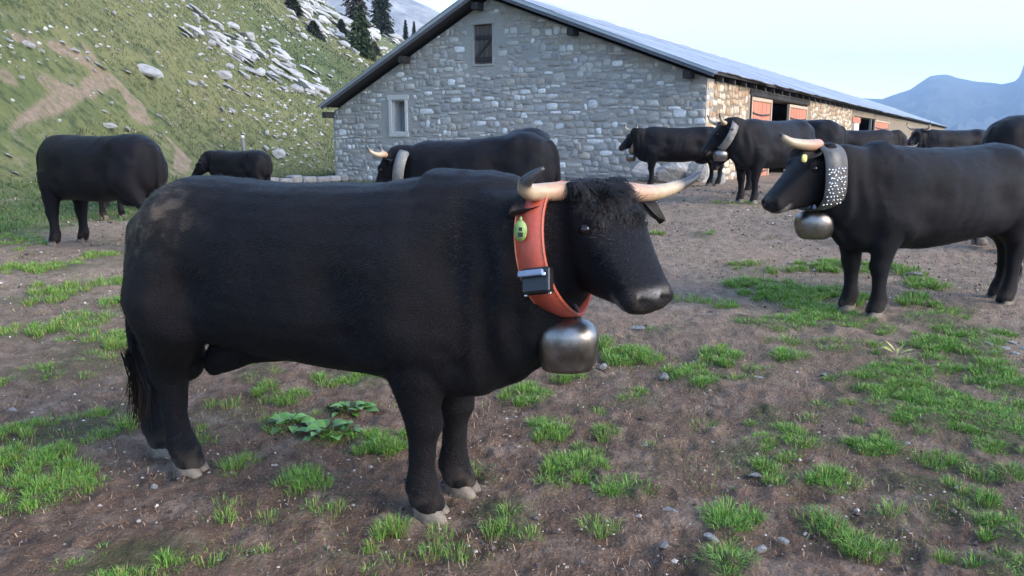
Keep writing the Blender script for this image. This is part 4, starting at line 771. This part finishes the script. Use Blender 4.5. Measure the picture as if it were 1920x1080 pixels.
def make_cow(name, label, pos, heading, T=COW_T, scale=1.0, feet=None, poll=(1.16, 0, 1.16), yaw=0.0, pitch=.95, roll=0.0, vox=.018, it=8, neck=None, crest=0.0, horns=None, bull=False, udder=True, legk=1.0, legkx=1.0, hs=1.0, dust=(), group='black cattle standing in the yard', seed=0, curls=0, tail=None, fuzz=0, dewlap=.5, noear=(), bumps=(), hsh=0.0, jaw=0.0, ears=None, headw=1.0):
    rng = np.random.default_rng(seed + 100); root = empty(name, pos, heading); root.scale = (scale,) * 3; tag(root, label, 'bull' if bull else 'cow', group)
    feet = feet or [(.62, -.13), (.64, .13), (-.58, -.12), (-.70, .11)]; mb = MB()
    st = []
    for (x, zt, zb, w_) in T: zc = zb + (zt - zb) * .46; st.append((np.array([x, 0, zc]), EY, EZ, w_, zt - zc, zc - zb, 2.35))
    mb.add(*loft(st, 28))
    poll = np.asarray(poll, float); a, s, n = head_axes(yaw, pitch, roll); base = poll - n * .10 * hs - a * .01
    nk = neck or [(.62, 0, .90, .33, .20), (.82, 0, .93, .27, .155), (.99, 0, 1.0, .21, .12)]
    P = [np.array(q[:3]) for q in nk] + [base + a * .07 * hs - n * .07 * hs]; rv = [q[3] for q in nk] + [.175 * hs]; rl_ = [q[4] for q in nk] + [.102 * hs]
    Q = spline(P, 14); RV = np.interp(np.linspace(0, len(P) - 1, 14), range(len(P)), rv); RL = np.interp(np.linspace(0, len(P) - 1, 14), range(len(P)), rl_); NF = []
    for i in range(14):
        tg = nrm(Q[min(i + 1, 13)] - Q[max(i - 1, 0)]); f = i / 13; up = nrm(EZ * (1 - f * .5) + n * f * .5); lat = nrm(np.cross(up, tg)); up = np.cross(tg, lat); NF.append((Q[i], tg, up, lat, RV[i], RL[i]))
    mb.add(*loft([(c, l_, u_, w_, h_ + crest * math.sin(math.pi * i / 13), h_ * (1.0 + .10 * math.sin(math.pi * min(1, i / 9))), 2.15) for i, (c, tg, u_, l_, h_, w_) in enumerate(NF)], 24))
    if dewlap:                                                          # fold of loose skin from the throat to the brisket
        pts = [np.array([T[-3][0] - .10, 0, T[-4][2] + .10]), np.array([T[-2][0] - .01, 0, T[-2][2] + .02]), Q[8] - NF[8][2] * RV[8] * .92, Q[11] - NF[11][2] * RV[11] * .85]
        D = spline(pts, 10); V, Fc = tube(D, [.075, .075, .07, .06, .055, .05, .045, .04, .035, .03], 8); mb.add(V, Fc)
    hst = []
    for (t_, w_, u_, d_) in HEAD: hst.append((poll + a * t_ * hs - n * .085 * hs + n * (.0 if t_ < .3 else 0), s, n, w_ * hs * (1 + (headw - 1) * smooth(.02, .12, t_)), u_ * hs, d_ * (1 + jaw * math.exp(-((t_ - .32) / .125) ** 2)) * hs, 2.5 if t_ < .4 else 2.2))
    mb.add(*loft(hst, 22))
    for sg in (-1, 1):                                                  # brow, cheek
        mb.add(*loft([(poll + (a * (.165 + q * .05) + s * sg * .098 + n * -.03) * hs, s, n, .038 * hs * math.sqrt(max(1 - q * q, .02)), .034 * hs * math.sqrt(max(1 - q * q, .02)), .03 * hs * math.sqrt(max(1 - q * q, .02)), 2) for q in np.linspace(-.98, .98, 7)], 10))
        mb.add(*tube([poll + (a * .02 + s * sg * .075 - n * .035) * hs, poll + (a * .02 + s * sg * .135 - n * .03) * hs], [.046 * hs, .040 * hs], 10))
    for i, (fx, fy) in enumerate(feet):
        sg = -1 if i % 2 == 0 else 1; mb.add(*loft(front_leg(fx, fy, sg, legk, legkx) if i < 2 else hind_leg(fx, fy, sg, legk, legkx, None, hsh), 16))
    for i, (fx, fy) in enumerate(feet):                                 # dew claws, point of the hock
        for q in (-.022, .022): mb.add(*tube([(fx - (.048 if i < 2 else .066), fy + q, .135), (fx - (.058 if i < 2 else .076), fy + q, .10)], [.017, .012], 8))
        if i > 1: mb.add(*tube([(fx - .085, fy, .56), (fx - .112, fy, .515), (fx - .108, fy, .46)], [.024, .034, .022], 8))
    tail = tail or [(-.745, 0, 1.10), (-.80, 0, 1.03), (-.825, 0, .85), (-.82, .01, .62), (-.815, .01, .50)]
    TP = spline(tail, 14); mb.add(*tube(TP, np.linspace(.038, .020, 14), 8))
    if bull: mb.add(*tube(spline([(.12, 0, .56), (-.08, 0, .55), (-.20, 0, .55), (-.30, -.0, .525), (-.36, 0, .47), (-.37, 0, .425)], 9), [.03, .04, .05, .065, .08, .08, .065, .045, .022], 10)); mb.add(*loft([(np.array([-.50, 0, z]), EX, EY, r_, r_ * .9, r_ * .9, 2) for z, r_ in ((.62, .05), (.56, .075), (.48, .08), (.42, .06), (.39, .025))], 12))
    elif udder: mb.add(*loft([(np.array([-.40, 0, z]), EX, EY, r_ * 1.35, r_, r_, 2) for z, r_ in ((.66, .10), (.58, .125), (.52, .12), (.475, .085), (.46, .03))], 14))
    me = remesh(np.concatenate(mb.V), mb.F, vox, it); v, nn = verts(me)
    low = smooth(.45, .65, v[:, 2]); dsp = (fbm(v * 4.5 + seed, 3, 3) * .012 * low + fbm(v * 16 + seed, 3, 13) * .0035)
    hv = v - poll; ha, hss, hn = hv @ a / hs, hv @ s / hs, hv @ n / hs; inhead = (ha > -.1) & (ha < .6) & (np.abs(hss) < .2) & (np.abs(hn + .08) < .3)
    dsp = dsp * np.where(inhead & (ha > .1), .35, 1)
    def dent(ca, cs, cn, r_, amp): return amp * np.exp(-((ha - ca) ** 2 + (np.abs(hss) - cs) ** 2 + (hn - cn) ** 2) / r_ ** 2) * inhead
    dsp = dsp + dent(.505, .050, -.060, .024, -.036) + dent(.495, .080, -.065, .016, .007) + dent(.49, .05, -.035, .02, .006) + dent(.18, .128, -.055, .020, -.016) + dent(.26, .10, -.10, .05, -.008)
    dsp = dsp - .010 * np.exp(-((hn + .132) / .007) ** 2) * smooth(.38, .42, ha) * inhead * (np.abs(hss) > .02)
    for (bx, by, bz, r_, amp) in [(-.42, .22, 1.13, .09, .030), (-.64, .13, 1.06, .06, .020), (.56, .27, .98, .15, .024), (.62, .25, .70, .11, .030), (.50, .24, .60, .07, .018), (-.45, .25, .72, .14, .028), (-.30, .22, .62, .08, .018), (.38, .31, .88, .09, -.026), (.42, .29, .70, .08, -.024), (-.26, .27, .82, .11, -.036), (-.52, .26, .93, .09, -.020), (.78, .24, .98, .08, -.022), (.80, .20, .62, .08, -.018), (-.20, .26, 1.13, .10, -.016), (-.62, .20, .62, .07, -.015), (.05, .31, .80, .14, .010), (.20, .31, .72, .10, .008)] + list(bumps):
        dsp = dsp + amp * np.exp(-((v[:, 0] - bx) ** 2 + (np.abs(v[:, 1]) - by) ** 2 + (v[:, 2] - bz) ** 2) / r_ ** 2)
    folds = np.exp(-((v[:, 0] - .93) / .14) ** 2) * np.exp(-((v[:, 2] - .85) / .22) ** 2); dsp = dsp + folds * .010 * np.sin(v[:, 0] * 62 + fbm(v * 3, 2, 5) * 5)
    dsp = dsp + (.0008 if bull else .002) * np.sin((v[:, 0] + .25 * (v[:, 2] - .8)) * 58) * np.exp(-((v[:, 0] - .12) / .22) ** 2) * np.exp(-((v[:, 2] - .80) / .17) ** 2)
    v = v + nn * dsp[:, None]; me.vertices.foreach_set('co', v.astype(np.float32).ravel())
    col = np.zeros((len(v), 3)); nose = smooth(.455, .485, ha + .02 * np.abs(hss) / .08) * inhead; col[:, 0] = nose
    col[:, 2] = .8 * np.exp(-((ha - .492) / .016) ** 2) * (hn > -.06) * smooth(-.06, -.045, hn) * inhead * (np.abs(hss) < .075) * (.15 if not bull else .75)
    col[:, 2] = np.maximum(col[:, 2], (.35 * smooth(.40, .45, ha) * (hn < -.13) * inhead))
    for sg in (-1, 1): col[:, 0] = np.maximum(col[:, 0], 0)
    for (dx, dy, dz, r_, amp) in dust:
        q = np.exp(-(((v[:, 0] - dx) / r_) ** 2 + ((np.abs(v[:, 1]) - dy) / r_) ** 2 + ((v[:, 2] - dz) / (r_ * .6)) ** 2)); sp = smooth(-.15, .35, fbm(v * 26, 4, 44)); col[:, 1] = np.maximum(col[:, 1], amp * q * (.25 + sp))
    col[:, 1] = np.maximum(col[:, 1], .35 * smooth(.16, .05, v[:, 2]) * smooth(-.2, .3, fbm(v * 20, 3, 4)))
    me.update(); set_col(me, np.clip(col, 0, 1)); me.polygons.foreach_set('use_smooth', np.ones(len(me.polygons), bool)); me.name = 'body'
    body = link('body', me, M['coat'], root)
    for sg in (-1, 1):
        ez = link('eye', EYE, None, root); frame_obj(ez, poll + (a * .182 + s * sg * .115 * (1 + (headw - 1) * .7) - n * .052) * hs, a, s, n, hs)
        if horns is not False:
            hp = horns[0 if sg < 0 else 1] if horns else [poll + (a * q[0] + s * sg * q[1] + n * q[2]) * hs for q in ((.02, .09, -.03), (.015, .17, -.02), (.035, .25, .015), (.03, .30, .085), (-.01, .32, .16))]
            if hp is not None: link('horn', horn_mesh(hp, .040 * hs, .6 if bull else .82), M['horn'], root)
        if sg not in noear:
            dr = nrm(s * sg * .93 - a * .02 - n * .30); up = nrm(n - dr * (n @ dr)); up = nrm(up * .45 + a * .9); up = nrm(up - dr * (up @ dr)); e = link('ear', EAR, None, root); ep = poll + (a * .055 + s * sg * .10 - n * .085) * hs
            if ears and sg in ears: ep, dr, up = ears[sg]; dr = nrm(dr); up = nrm(up - dr * (up @ dr))
            frame_obj(e, ep, dr, np.cross(up, dr), up, hs)
    for i, (fx, fy) in enumerate(feet): link('hoof', HOOF, None, root, (fx + (.015 if i < 2 else -.008), fy, .0), (0, 0, rng.uniform(-.12, .12)))
    # switch of the tail
    e = TP[-1]; nh = 260; rt = e + rng.normal(0, .012, (nh, 3)); V, Fc, m2 = strands(rt, np.tile(nrm(TP[-1] - TP[-3]), (nh, 1)) + rng.normal(0, .07, (nh, 3)), np.tile(EX, (nh, 1)), rng.uniform(.16, .32, nh), np.full(nh, .007), .010, rng)
    link('tail_switch', np_mesh('tail_switch', V, Fc, False, np.repeat(np.array([.013, .010, .0085]) * rng.uniform(.6, 2.4, (nh, 1)), m2, 0)), M['hair'], root)
    if curls:
        ok = np.where(inhead & (ha > -.07) & (ha < .27) & (hn > -.09) & (np.abs(hss) < .12))[0]; wq = (1 - smooth(.06, .27, ha[ok])) * (1 - .8 * smooth(.075, .12, np.abs(hss[ok]))) + .02; pk = rng.choice(ok, curls, p=wq / wq.sum()); rt = v[pk] - nn[pk] * .004; up = nn[pk]; hh = ha[pk]
        cl = np.stack([fbm(rt * 22 + 7 * q, 2, q) for q in range(3)], 1); d = a[None] * .9 + s[None] * (hss[pk] * 3.0)[:, None] + up * .18 + cl * 1.3 + rng.normal(0, .16, (curls, 3)); d /= np.linalg.norm(d, axis=1)[:, None]
        V, Fc, m2 = strands(rt, d, up, rng.uniform(.034, .082, curls) * (1.15 - smooth(.05, .25, hh) * .85), np.full(curls, .0027), .0055, rng)
        tag(link('forelock', np_mesh('forelock', V, Fc, False, np.repeat(np.array([.0085, .0068, .006]) * rng.uniform(.4, 3.2, (curls, 1)), m2, 0)), M['hair'], root), kind='stuff')
    if fuzz:
        pk = rng.choice(np.where(v[:, 2] > .10)[0], fuzz); up = nn[pk]; d = np.array([-.8, 0, -.55])[None] + rng.normal(0, .25, (fuzz, 3)); d -= up * (d * up).sum(1)[:, None]; d /= np.linalg.norm(d, axis=1)[:, None] + 1e-9; d = d + up * rng.uniform(.12, .45, (fuzz, 1))
        L = rng.uniform(.010, .024, fuzz); sd_ = np.cross(d, up); sd_ /= np.linalg.norm(sd_, axis=1)[:, None] + 1e-9; rt = v[pk] + rng.normal(0, .003, (fuzz, 3)) - up * .002; sd_ = sd_ * .0011
        V = np.stack([rt - sd_, rt + sd_, rt + d * L[:, None]], 1).reshape(-1, 3); cb = np.where((col[pk, 1] > .2)[:, None], np.array([.07, .055, .042]), np.array([.0032, .003, .0034])) * rng.uniform(.5, 1.8, (fuzz, 1))
        tag(link('short_coat', np_mesh('short_coat', V, np.arange(fuzz * 3).reshape(-1, 3), False, np.repeat(cb, 3, 0)), M['hair'], root), kind='stuff')
    return root, NF, (poll, a, s, n)
bm = bmesh.new(); bmesh.ops.create_uvsphere(bm, u_segments=14, v_segments=10, radius=.0225); EYE = bpy.data.meshes.new('eye'); bm.to_mesh(EYE); bm.free(); EYE.materials.append(M['eye']); EYE.polygons.foreach_set('use_smooth', np.ones(len(EYE.polygons), bool))

def bell_mesh(R, Hh, flare=.84, pot=False):
    st = []
    for (z, k) in ((.0, .15), (-.012, .40), (-.05, .63), (-.12, .81), (-.22, .935), (-.34, .995), (-.48, 1.0), (-.64, .965), (-.80, .905), (-.92, flare), (-1.0, flare - .03), (-1.0, flare - .07), (-.7, .84), (-.25, .84), (-.10, .5)) if not pot else ((.0, .15), (-.012, .42), (-.06, .68), (-.15, .88), (-.28, .975), (-.42, 1.0), (-.56, .985), (-.72, .93), (-.86, .84), (-.96, .71), (-1.0, .60), (-.99, .55), (-.7, .80), (-.3, .84), (-.10, .5)): st.append((np.array([0, 0, z * Hh]), EX, EY, R * k, R * k * .80, R * k * .80, 2.12))
    V, Fc = loft(st, 28); return np_mesh('bell', V, Fc, True)
def collar(label, root, fr, mats, width, kv=1.06, kl=1.08, hang=.05, bell=(.09, .17), studs=0, group=None, tilt=0.0, thick=.008, shift=(0, 0, 0), edge=None, back=0.0, bellrot=0.0, pinch=.35, sq=1.0, pot=False):
    """a strap round the neck with a bell under it; a thing of its own, placed on the cow"""
    c, tg, up, lat, rv, rl_ = fr; c = c + np.asarray(shift)
    if tilt: tg, up = tg * math.cos(tilt) + up * math.sin(tilt), up * math.cos(tilt) - tg * math.sin(tilt)
    mw = Matrix.Translation(root.location) @ Matrix.Rotation(root.rotation_euler.z, 4, 'Z') @ Matrix.Diagonal((root.scale.x,) * 3 + (1,))
    W = lambda p: np.array((mw @ Vector(p))[:])
    bot = W(c - up * (rv * kv + hang)); t = empty('bell_collar', bot); tag(t, label, 'bell', group); sc = root.scale.x
    N = 56; th = np.linspace(0, 2 * math.pi, N, endpoint=False); rr_ = []
    for q in th:
        x = math.copysign(abs(math.cos(q)) ** sq, math.cos(q)) * rl_ * kl; y = math.copysign(abs(math.sin(q)) ** sq, math.sin(q)); y = y * rv * kv if y > 0 else y * (rv * kv + hang * (-y) ** 3)
        if y < 0: x *= 1 - pinch * (abs(math.sin(q)) ** 4)
        rr_.append((x, y))
    rr_ = np.array(rr_); tn = np.roll(rr_, -1, 0) - np.roll(rr_, 1, 0); no = np.stack([tn[:, 1], -tn[:, 0]], 1); no /= np.linalg.norm(no, axis=1)[:, None]
    V = []; Fc = []
    wv = lambda i: width * (.80 + .20 * math.sin(th[i]) ** 2)
    for i in range(N):
        for (o_, h_) in ((0, -1), (thick, -1), (thick + .002, 0), (thick, 1), (0, 1)):
            q = rr_[i] + no[i] * o_; V.append(W(c + lat * q[0] + up * q[1] + tg * (h_ * width / 2 + back * (-q[1]))) - bot)
    for i in range(N):
        for j in range(5): a_ = i * 5 + j; b_ = i * 5 + (j + 1) % 5; c_ = ((i + 1) % N) * 5 + (j + 1) % 5; d_ = ((i + 1) % N) * 5 + j; Fc.append((a_, b_, c_, d_))
    link('strap', np_mesh('strap', V, Fc, True), mats[0], t)
    if edge:
        for sg in (-1, 1):
            E_ = [W(c + lat * (rr_[i] + no[i] * thick)[0] + up * (rr_[i] + no[i] * thick)[1] + tg * (sg * (width / 2 - .003) + back * (-rr_[i][1]))) - bot for i in range(N)]; V, Fc = tube(E_ + E_[:1], [.0018 * sc] * (N + 1), 6); link('strap_edge', np_mesh('strap_edge', V, Fc), edge, t)
    R, Hh = bell; bo = link('bell', bell_mesh(R, Hh, pot=pot), M['bell'], t, (0, 0, -.012), (0, 0, bellrot))
    V, Fc = tube(spline([(-.03, 0, -.01), (-.03, 0, .035), (0, 0, .05), (.03, 0, .035), (.03, 0, -.01)], 12), [.007] * 12, 7); link('loop', np_mesh('loop', V, Fc), M['iron'], bo)
    V, Fc = tube([(0, 0, -Hh * .3), (0, 0, -Hh * .85), (0, 0, -Hh * 1.02)], [.006, .008, .02], 8); link('clapper', np_mesh('clapper', V, Fc), M['iron'], bo)
    def at(q, h_, o_=.0):                                               # a point on the strap: angle, across, out
        x = math.copysign(abs(math.cos(q)) ** sq, math.cos(q)) * rl_ * kl; y = math.copysign(abs(math.sin(q)) ** sq, math.sin(q)); y = y * rv * kv if y > 0 else y * (rv * kv + hang * (-y) ** 3)
        if y < 0: x *= 1 - pinch * (abs(math.sin(q)) ** 4)
        nn_ = nrm([math.cos(q) / (rl_), math.sin(q) / rv]); return W(c + lat * (x + nn_[0] * (thick + o_)) + up * (y + nn_[1] * (thick + o_)) + tg * (h_ * width / 2 + back * (-y))) - bot, nrm(W(c + lat * nn_[0] + up * nn_[1]) - W(c))
    return t, at, (W, c, tg, up, lat, bot, bo)
def studs(t, at, angs, side, sc=.006):
    bm = bmesh.new(); bmesh.ops.create_icosphere(bm, subdivisions=2, radius=1); SM = bpy.data.meshes.new('stud'); bm.to_mesh(bm and SM); bm.free(); SM.materials.append(M['stud'])
    for (q, h_) in angs: p, nn_ = at(q, h_, .001); link('stud', SM, None, t, p, None, (sc, sc, sc))

# ------------------------------------------------------------------ the herd
def local(pos, hd):
    h = np.array([math.cos(hd), math.sin(hd), 0]); l_ = np.array([-h[1], h[0], 0])
    def f(u, v, d):
        q = bp(u, v, d) - np.asarray(pos); return np.array([q @ h, q @ l_, q[2]])
    return f
R_ = math.radians
def gzm(x, y): return gz(x, y)
# the bull in front
BP, BH = (-.89, 3.12, .028), R_(-18); L = local(BP, BH)
bull, NF, HF = make_cow('bull', 'big black bull in front wearing an orange collar with a tracker and a steel bell', BP, BH, T=[(x if x > -.3 else -.3 + (x + .3) * .76, a - .12 * max(0, -.62 - x), b_, w_ * .93) for x, a, b_, w_ in [(q[0], q[1], {-.57: .56, -.44: .575, -.28: .575, -.06: .545, .20: .525, .42: .515}.get(q[0], q[2]), q[3]) for q in BULL_T]], hsh=.09, feet=[(.630, -.125), (.662, .112), (-.475, -.068), (-.735, .075)], poll=L(1122, 335, 2.68), yaw=R_(-38), pitch=R_(45.5), roll=R_(4),
    vox=.0095, it=9, hs=.905, jaw=.56, headw=1.2, ears={1: (L(1192, 378, 2.80), L(1230, 398, 2.86) - L(1192, 378, 2.80), np.array([.5, -.5, .7])), -1: (L(1030, 372, 2.66), L(955, 392, 2.56) - L(1030, 372, 2.66), L(1000, 300, 2.5) - L(1000, 380, 2.62))}, neck=[(.66, 0, .90, .385, .27), (.86, -.01, .92, .36, .23), (1.02, -.03, .985, .285, .185)], crest=.015,
    horns=[[L(1078, 358, 2.70), L(1030, 360, 2.63), L(992, 360, 2.57), L(984, 345, 2.53), L(1000, 328, 2.51), L(1020, 315, 2.50)], [L(1160, 356, 2.72), L(1200, 362, 2.78), L(1235, 360, 2.84), L(1270, 349, 2.90), L(1297, 337, 2.95), L(1313, 323, 2.98)]],
    bull=True, dust=[(-.52, .20, 1.10, .19, 1.0), (-.62, .17, .98, .09, .8), (-.40, .22, 1.08, .10, .35)], legkx=1.12, legk=1.08, group='black cattle standing in the yard', seed=1, curls=5200, fuzz=45000, dewlap=.5,
    tail=[(-.63, 0, 1.10), (-.675, -.02, 1.03), (-.70, -.05, .86), (-.715, -.07, .66), (-.72, -.07, .50)])
_tg = nrm([.985, -.17, 0]); _up = nrm(np.array([0, 0, .95]) - _tg * .17); _tg = nrm(_tg - _up * (_tg @ _up)); _lt = np.cross(_up, _tg)
BF = (np.array([1.118, -.055, 1.025]), _tg, _up, _lt, .215, .205)
col_o, at, ctx = collar('orange bell strap with black tracker box and big steel bell on the front bull', bull, BF, [M['orange']], .105, bell=(.109, .180), hang=.015, kv=1, kl=1, edge=M['strap_edge'], group='bells hung on cattle')
p, nn_ = at(math.pi + .34, 0); W, c_, tg_, up_, lat_, bot_, bo_ = ctx
tgw = nrm(W(c_ + tg_) - W(c_)); upw = nrm(np.cross(nn_, tgw)); upw = upw if upw[2] > 0 else -upw; tgw = np.cross(upw, nn_)
def boxed(name, hx, hy, hz, off, mat, bv, par=None):
    o = link(name, bevel(MB().box((-hx, -hy, -hz), (hx, hy, hz)).mesh(name), bv, 2), mat, par or col_o); frame_obj(o, p + nn_ * off[1] + tgw * off[0] + upw * off[2], tgw, nn_, upw); return o
boxed('tracker', .050, .020, .042, (.016, .020, 0), M['black'], .008); boxed('tracker_lid', .044, .008, .010, (.010, .036, .037), M['bluegrey'], .004)
for q in ((.058, .0425, .033), (.058, .0425, -.033), (-.026, .0425, -.033)): boxed('screw', .006, .003, .006, q, M['stud'], .002)
e = L(976, 432, 2.55); tg = link('ear_tag', np_mesh('ear_tag', *loft([(np.array([0, -.003, 0]), EX, EZ, .021, .033, .035, 2.0), (np.array([0, .003, 0]), EX, EZ, .021, .033, .035, 2.0)], 20), True), M['tag_green'], bull, e, (0, 0, R_(8)))
V, Fc = tube([(0, 0, .03), (0, .006, .042)], [.006, .004], 8); tag(tg, 'green oval ear tag'); link('pin', np_mesh('pin', V, Fc), M['tag_green'], tg)
link('print', MB().box((-.008, -.0045, -.020), (.008, -.0032, -.006)).box((-.005, -.0045, -.001), (.006, -.0032, .010)).mesh('print'), M['ink'], tg)
# the cow on the right
P2, H2 = (3.17, 5.93, .165), R_(-162); L2 = local(P2, H2)
cow2, NF2, _ = make_cow('cow', 'black cow at the right edge with a broad studded collar and a dark round bell', P2, H2, feet=[(.67, -.12), (.64, .13), (-.74, -.11), (-.56, .12)], poll=L2(1533, 268, 5.55), yaw=R_(2), pitch=R_(39), vox=.013, it=8, hs=1.10, jaw=.30,
    neck=[(.60, 0, .90, .35, .225), (.78, 0, .91, .32, .18), (.95, 0, 1.0, .24, .135)], seed=3, udder=False, T=[(a, b, c - (.03 if a > .1 else 0), d * 1.08) for a, b, c, d in COW_T], legk=1.05, legkx=1.12, curls=300, fuzz=26000, ears={1: (L2(1530, 286, 5.44), L2(1500, 300, 5.26) - L2(1530, 286, 5.44), np.array([.3, .5, .6]))},
    horns=[[L2(1532, 275, 5.62), L2(1512, 276, 5.72), L2(1488, 271, 5.80), L2(1468, 259, 5.82)], [L2(1534, 272, 5.48), L2(1512, 272, 5.38), L2(1485, 267, 5.32), L2(1470, 258, 5.30), L2(1462, 250, 5.30)]])
c2, at2, _ = collar('broad grey leather collar with shining studs and dark round bell on the right cow', cow2, (L2(1531, 328, 5.60), nrm([1, 0, -.06]), nrm([.06, 0, 1]), EY, .205, .20), [M['leather']], .175, pinch=.02, sq=.62, pot=True, bell=(.142, .20), hang=.03, group='bells hung on cattle', kv=1, kl=1)
studs(c2, at2, [(math.copysign(math.asin(abs(.22 - .105 * r_) ** (1 / .62)), .22 - .105 * r_) + random.uniform(-.015, .015), -.74 + k * 1.48 / 5 + .14 * (r_ % 2) + random.uniform(-.05, .05)) for r_ in range(11) for k in range(6) if (r_ < 4 or k in (0, 4, 5) or (r_ + k) % 3) and abs(-.74 + k * 1.48 / 5 + .14 * (r_ % 2)) < .85], 1, .0085)
e = L2(1508, 297, 5.27); link('ear_tag', np_mesh('ear_tag', *loft([(np.array([0, -.003, 0]), EX, EZ, .02, .026, .026, 3), (np.array([0, .003, 0]), EX, EZ, .02, .026, .026, 3)], 14), True), M['tag_yellow'], cow2, e)
def other(lab, foot, hd, sc=1.0, px=None, **k):
    """px: poll pixel and depth"""
    pos = (foot[0], foot[1], gz(foot[0], foot[1]) + k.pop('dz', 0)); hd = R_(hd)
    if px is not None: k['poll'] = local(pos, hd)(*px) / sc
    return make_cow('cow', lab, pos, hd, scale=sc, **k)
def cframe(pos, hd, sc, top, bot, d, yaw, rl):
    f = local(pos, R_(hd)); a_, b_ = f(*top, d) / sc, f(*bot, d) / sc; up = nrm(a_ - b_); tg = np.array([math.cos(R_(yaw)), math.sin(R_(yaw)), 0]); tg = nrm(tg - up * (tg @ up)); return ((a_ + b_) / 2, tg, up, np.cross(up, tg), np.linalg.norm(a_ - b_) / 2, rl)
GN = [(.60, 0, .90, .33, .20), (.78, 0, .92, .29, .165), (.95, 0, 1.0, .21, .125)]
other('black cow standing far left, seen from its rear quarter with head turned away', (-4.38, 8.70), 155, poll=(.98, -.30, 1.10), yaw=R_(-75), pitch=R_(50), vox=.017, seed=5, legk=1.1, legkx=1.1, neck=[(.60, 0, .88, .33, .20), (.76, -.05, .92, .28, .165), (.90, -.16, .98, .20, .13)], feet=[(.62, -.16), (.66, .16), (-.58, -.12), (-.70, .11)])
other('black cow almost hidden behind the far left cow, only its legs showing', (-5.62, 11.85), 92, sc=.90, poll=(1.05, 0, .62), yaw=0, pitch=R_(70), horns=False, vox=.022, seed=6, dz=-.02)
other('small black cow resting its gaze at the slope, left of the low stone wall', (-4.42, 13.3), 152, sc=.74, poll=(1.12, .12, 1.03), yaw=R_(25), pitch=R_(52), horns=False, vox=.022, seed=7)
cm, NFm, _ = other('black cow directly behind the front bull, wearing a pale collar', (-.24, 8.6), 163, sc=.99, dz=-.01, px=(736, 269, 8.75), yaw=R_(14), pitch=R_(62), vox=.015, seed=8, neck=GN, fuzz=0)
cm.rotation_euler.y = .085
collar('pale grey leather collar and bell on the cow behind the front bull', cm, cframe(tuple(cm.location), 163, .99, (764, 283), (750, 356), 8.72, 8, .175), [M['leather2']], .125, bell=(.11, .17), hang=.02, kv=1, kl=1, group='bells hung on cattle')
other('black cow showing only its back above the cow behind the front bull', (.18, 10.7), 97, sc=1.0, poll=(1.2, 0, 1.0), yaw=0, pitch=R_(60), vox=.022, seed=9)
cf, NFf, _ = other('black cow with a silvery bell standing side on before the gable', (3.30, 15.75), 178, sc=.94, px=(1190, 243, 15.7), yaw=R_(16), pitch=R_(42), vox=.018, seed=10, neck=GN)
collar('brown collar with small silvery bell on the cow before the gable', cf, cframe(tuple(cf.location), 178, .94, (1197, 246), (1184, 285), 15.65, 6, .15), [M['tan']], .12, bell=(.10, .15), hang=.02, kv=1, kl=1, group='bells hung on cattle')
cb, NFb, _ = other('black cow by the barn corner coming forward with a bright pale bell', (3.95, 12.2), 217, sc=1.0, px=(1352, 228, 11.55), yaw=R_(-36), pitch=R_(52), vox=.016, seed=11, neck=[(.60, 0, .90, .33, .20), (.78, -.03, .94, .29, .165), (.93, -.09, 1.04, .21, .125)])
cc, atc, _ = collar('tan studded collar with a bright pale bell on the cow by the barn corner', cb, cframe(tuple(cb.location), 217, 1.0, (1376, 224), (1353, 277), 11.5, -28, .165), [M['leather2']], .11, bell=(.105, .16), hang=.02, kv=1, kl=1, group='bells hung on cattle')
other('black cow turned away behind the one at the barn corner, its tail showing', (4.75, 13.9), 162, sc=1.03, poll=(1.1, 0, .9), yaw=0, pitch=R_(65), vox=.02, seed=12)
other('black cow of which only a low back shows in front of the second barn doorway', (7.15, 17.0), 5, sc=.93, poll=(1.15, 0, .85), yaw=0, pitch=R_(65), vox=.022, seed=13)
cg, NFg, _ = other('black cow with raised head and pale horn by the far end of the barn', (9.75, 17.9), 183, sc=.95, px=(1726, 240, 17.6), yaw=R_(20), pitch=R_(35), vox=.02, seed=14, neck=GN)
collar('pale collar and bell on the cow by the far end of the barn', cg, cframe(tuple(cg.location), 183, .95, (1737, 241), (1729, 276), 17.6, 8, .15), [M['plaster']], .12, bell=(.10, .15), hang=.02, kv=1, kl=1, group='bells hung on cattle')
other('black cow cut by the right edge, its round rump rising above the studded-collar cow', (5.75, 8.55), 12, sc=1.10, poll=(1.15, 0, 1.0), yaw=0, pitch=R_(60), vox=.018, seed=15, dz=.04)
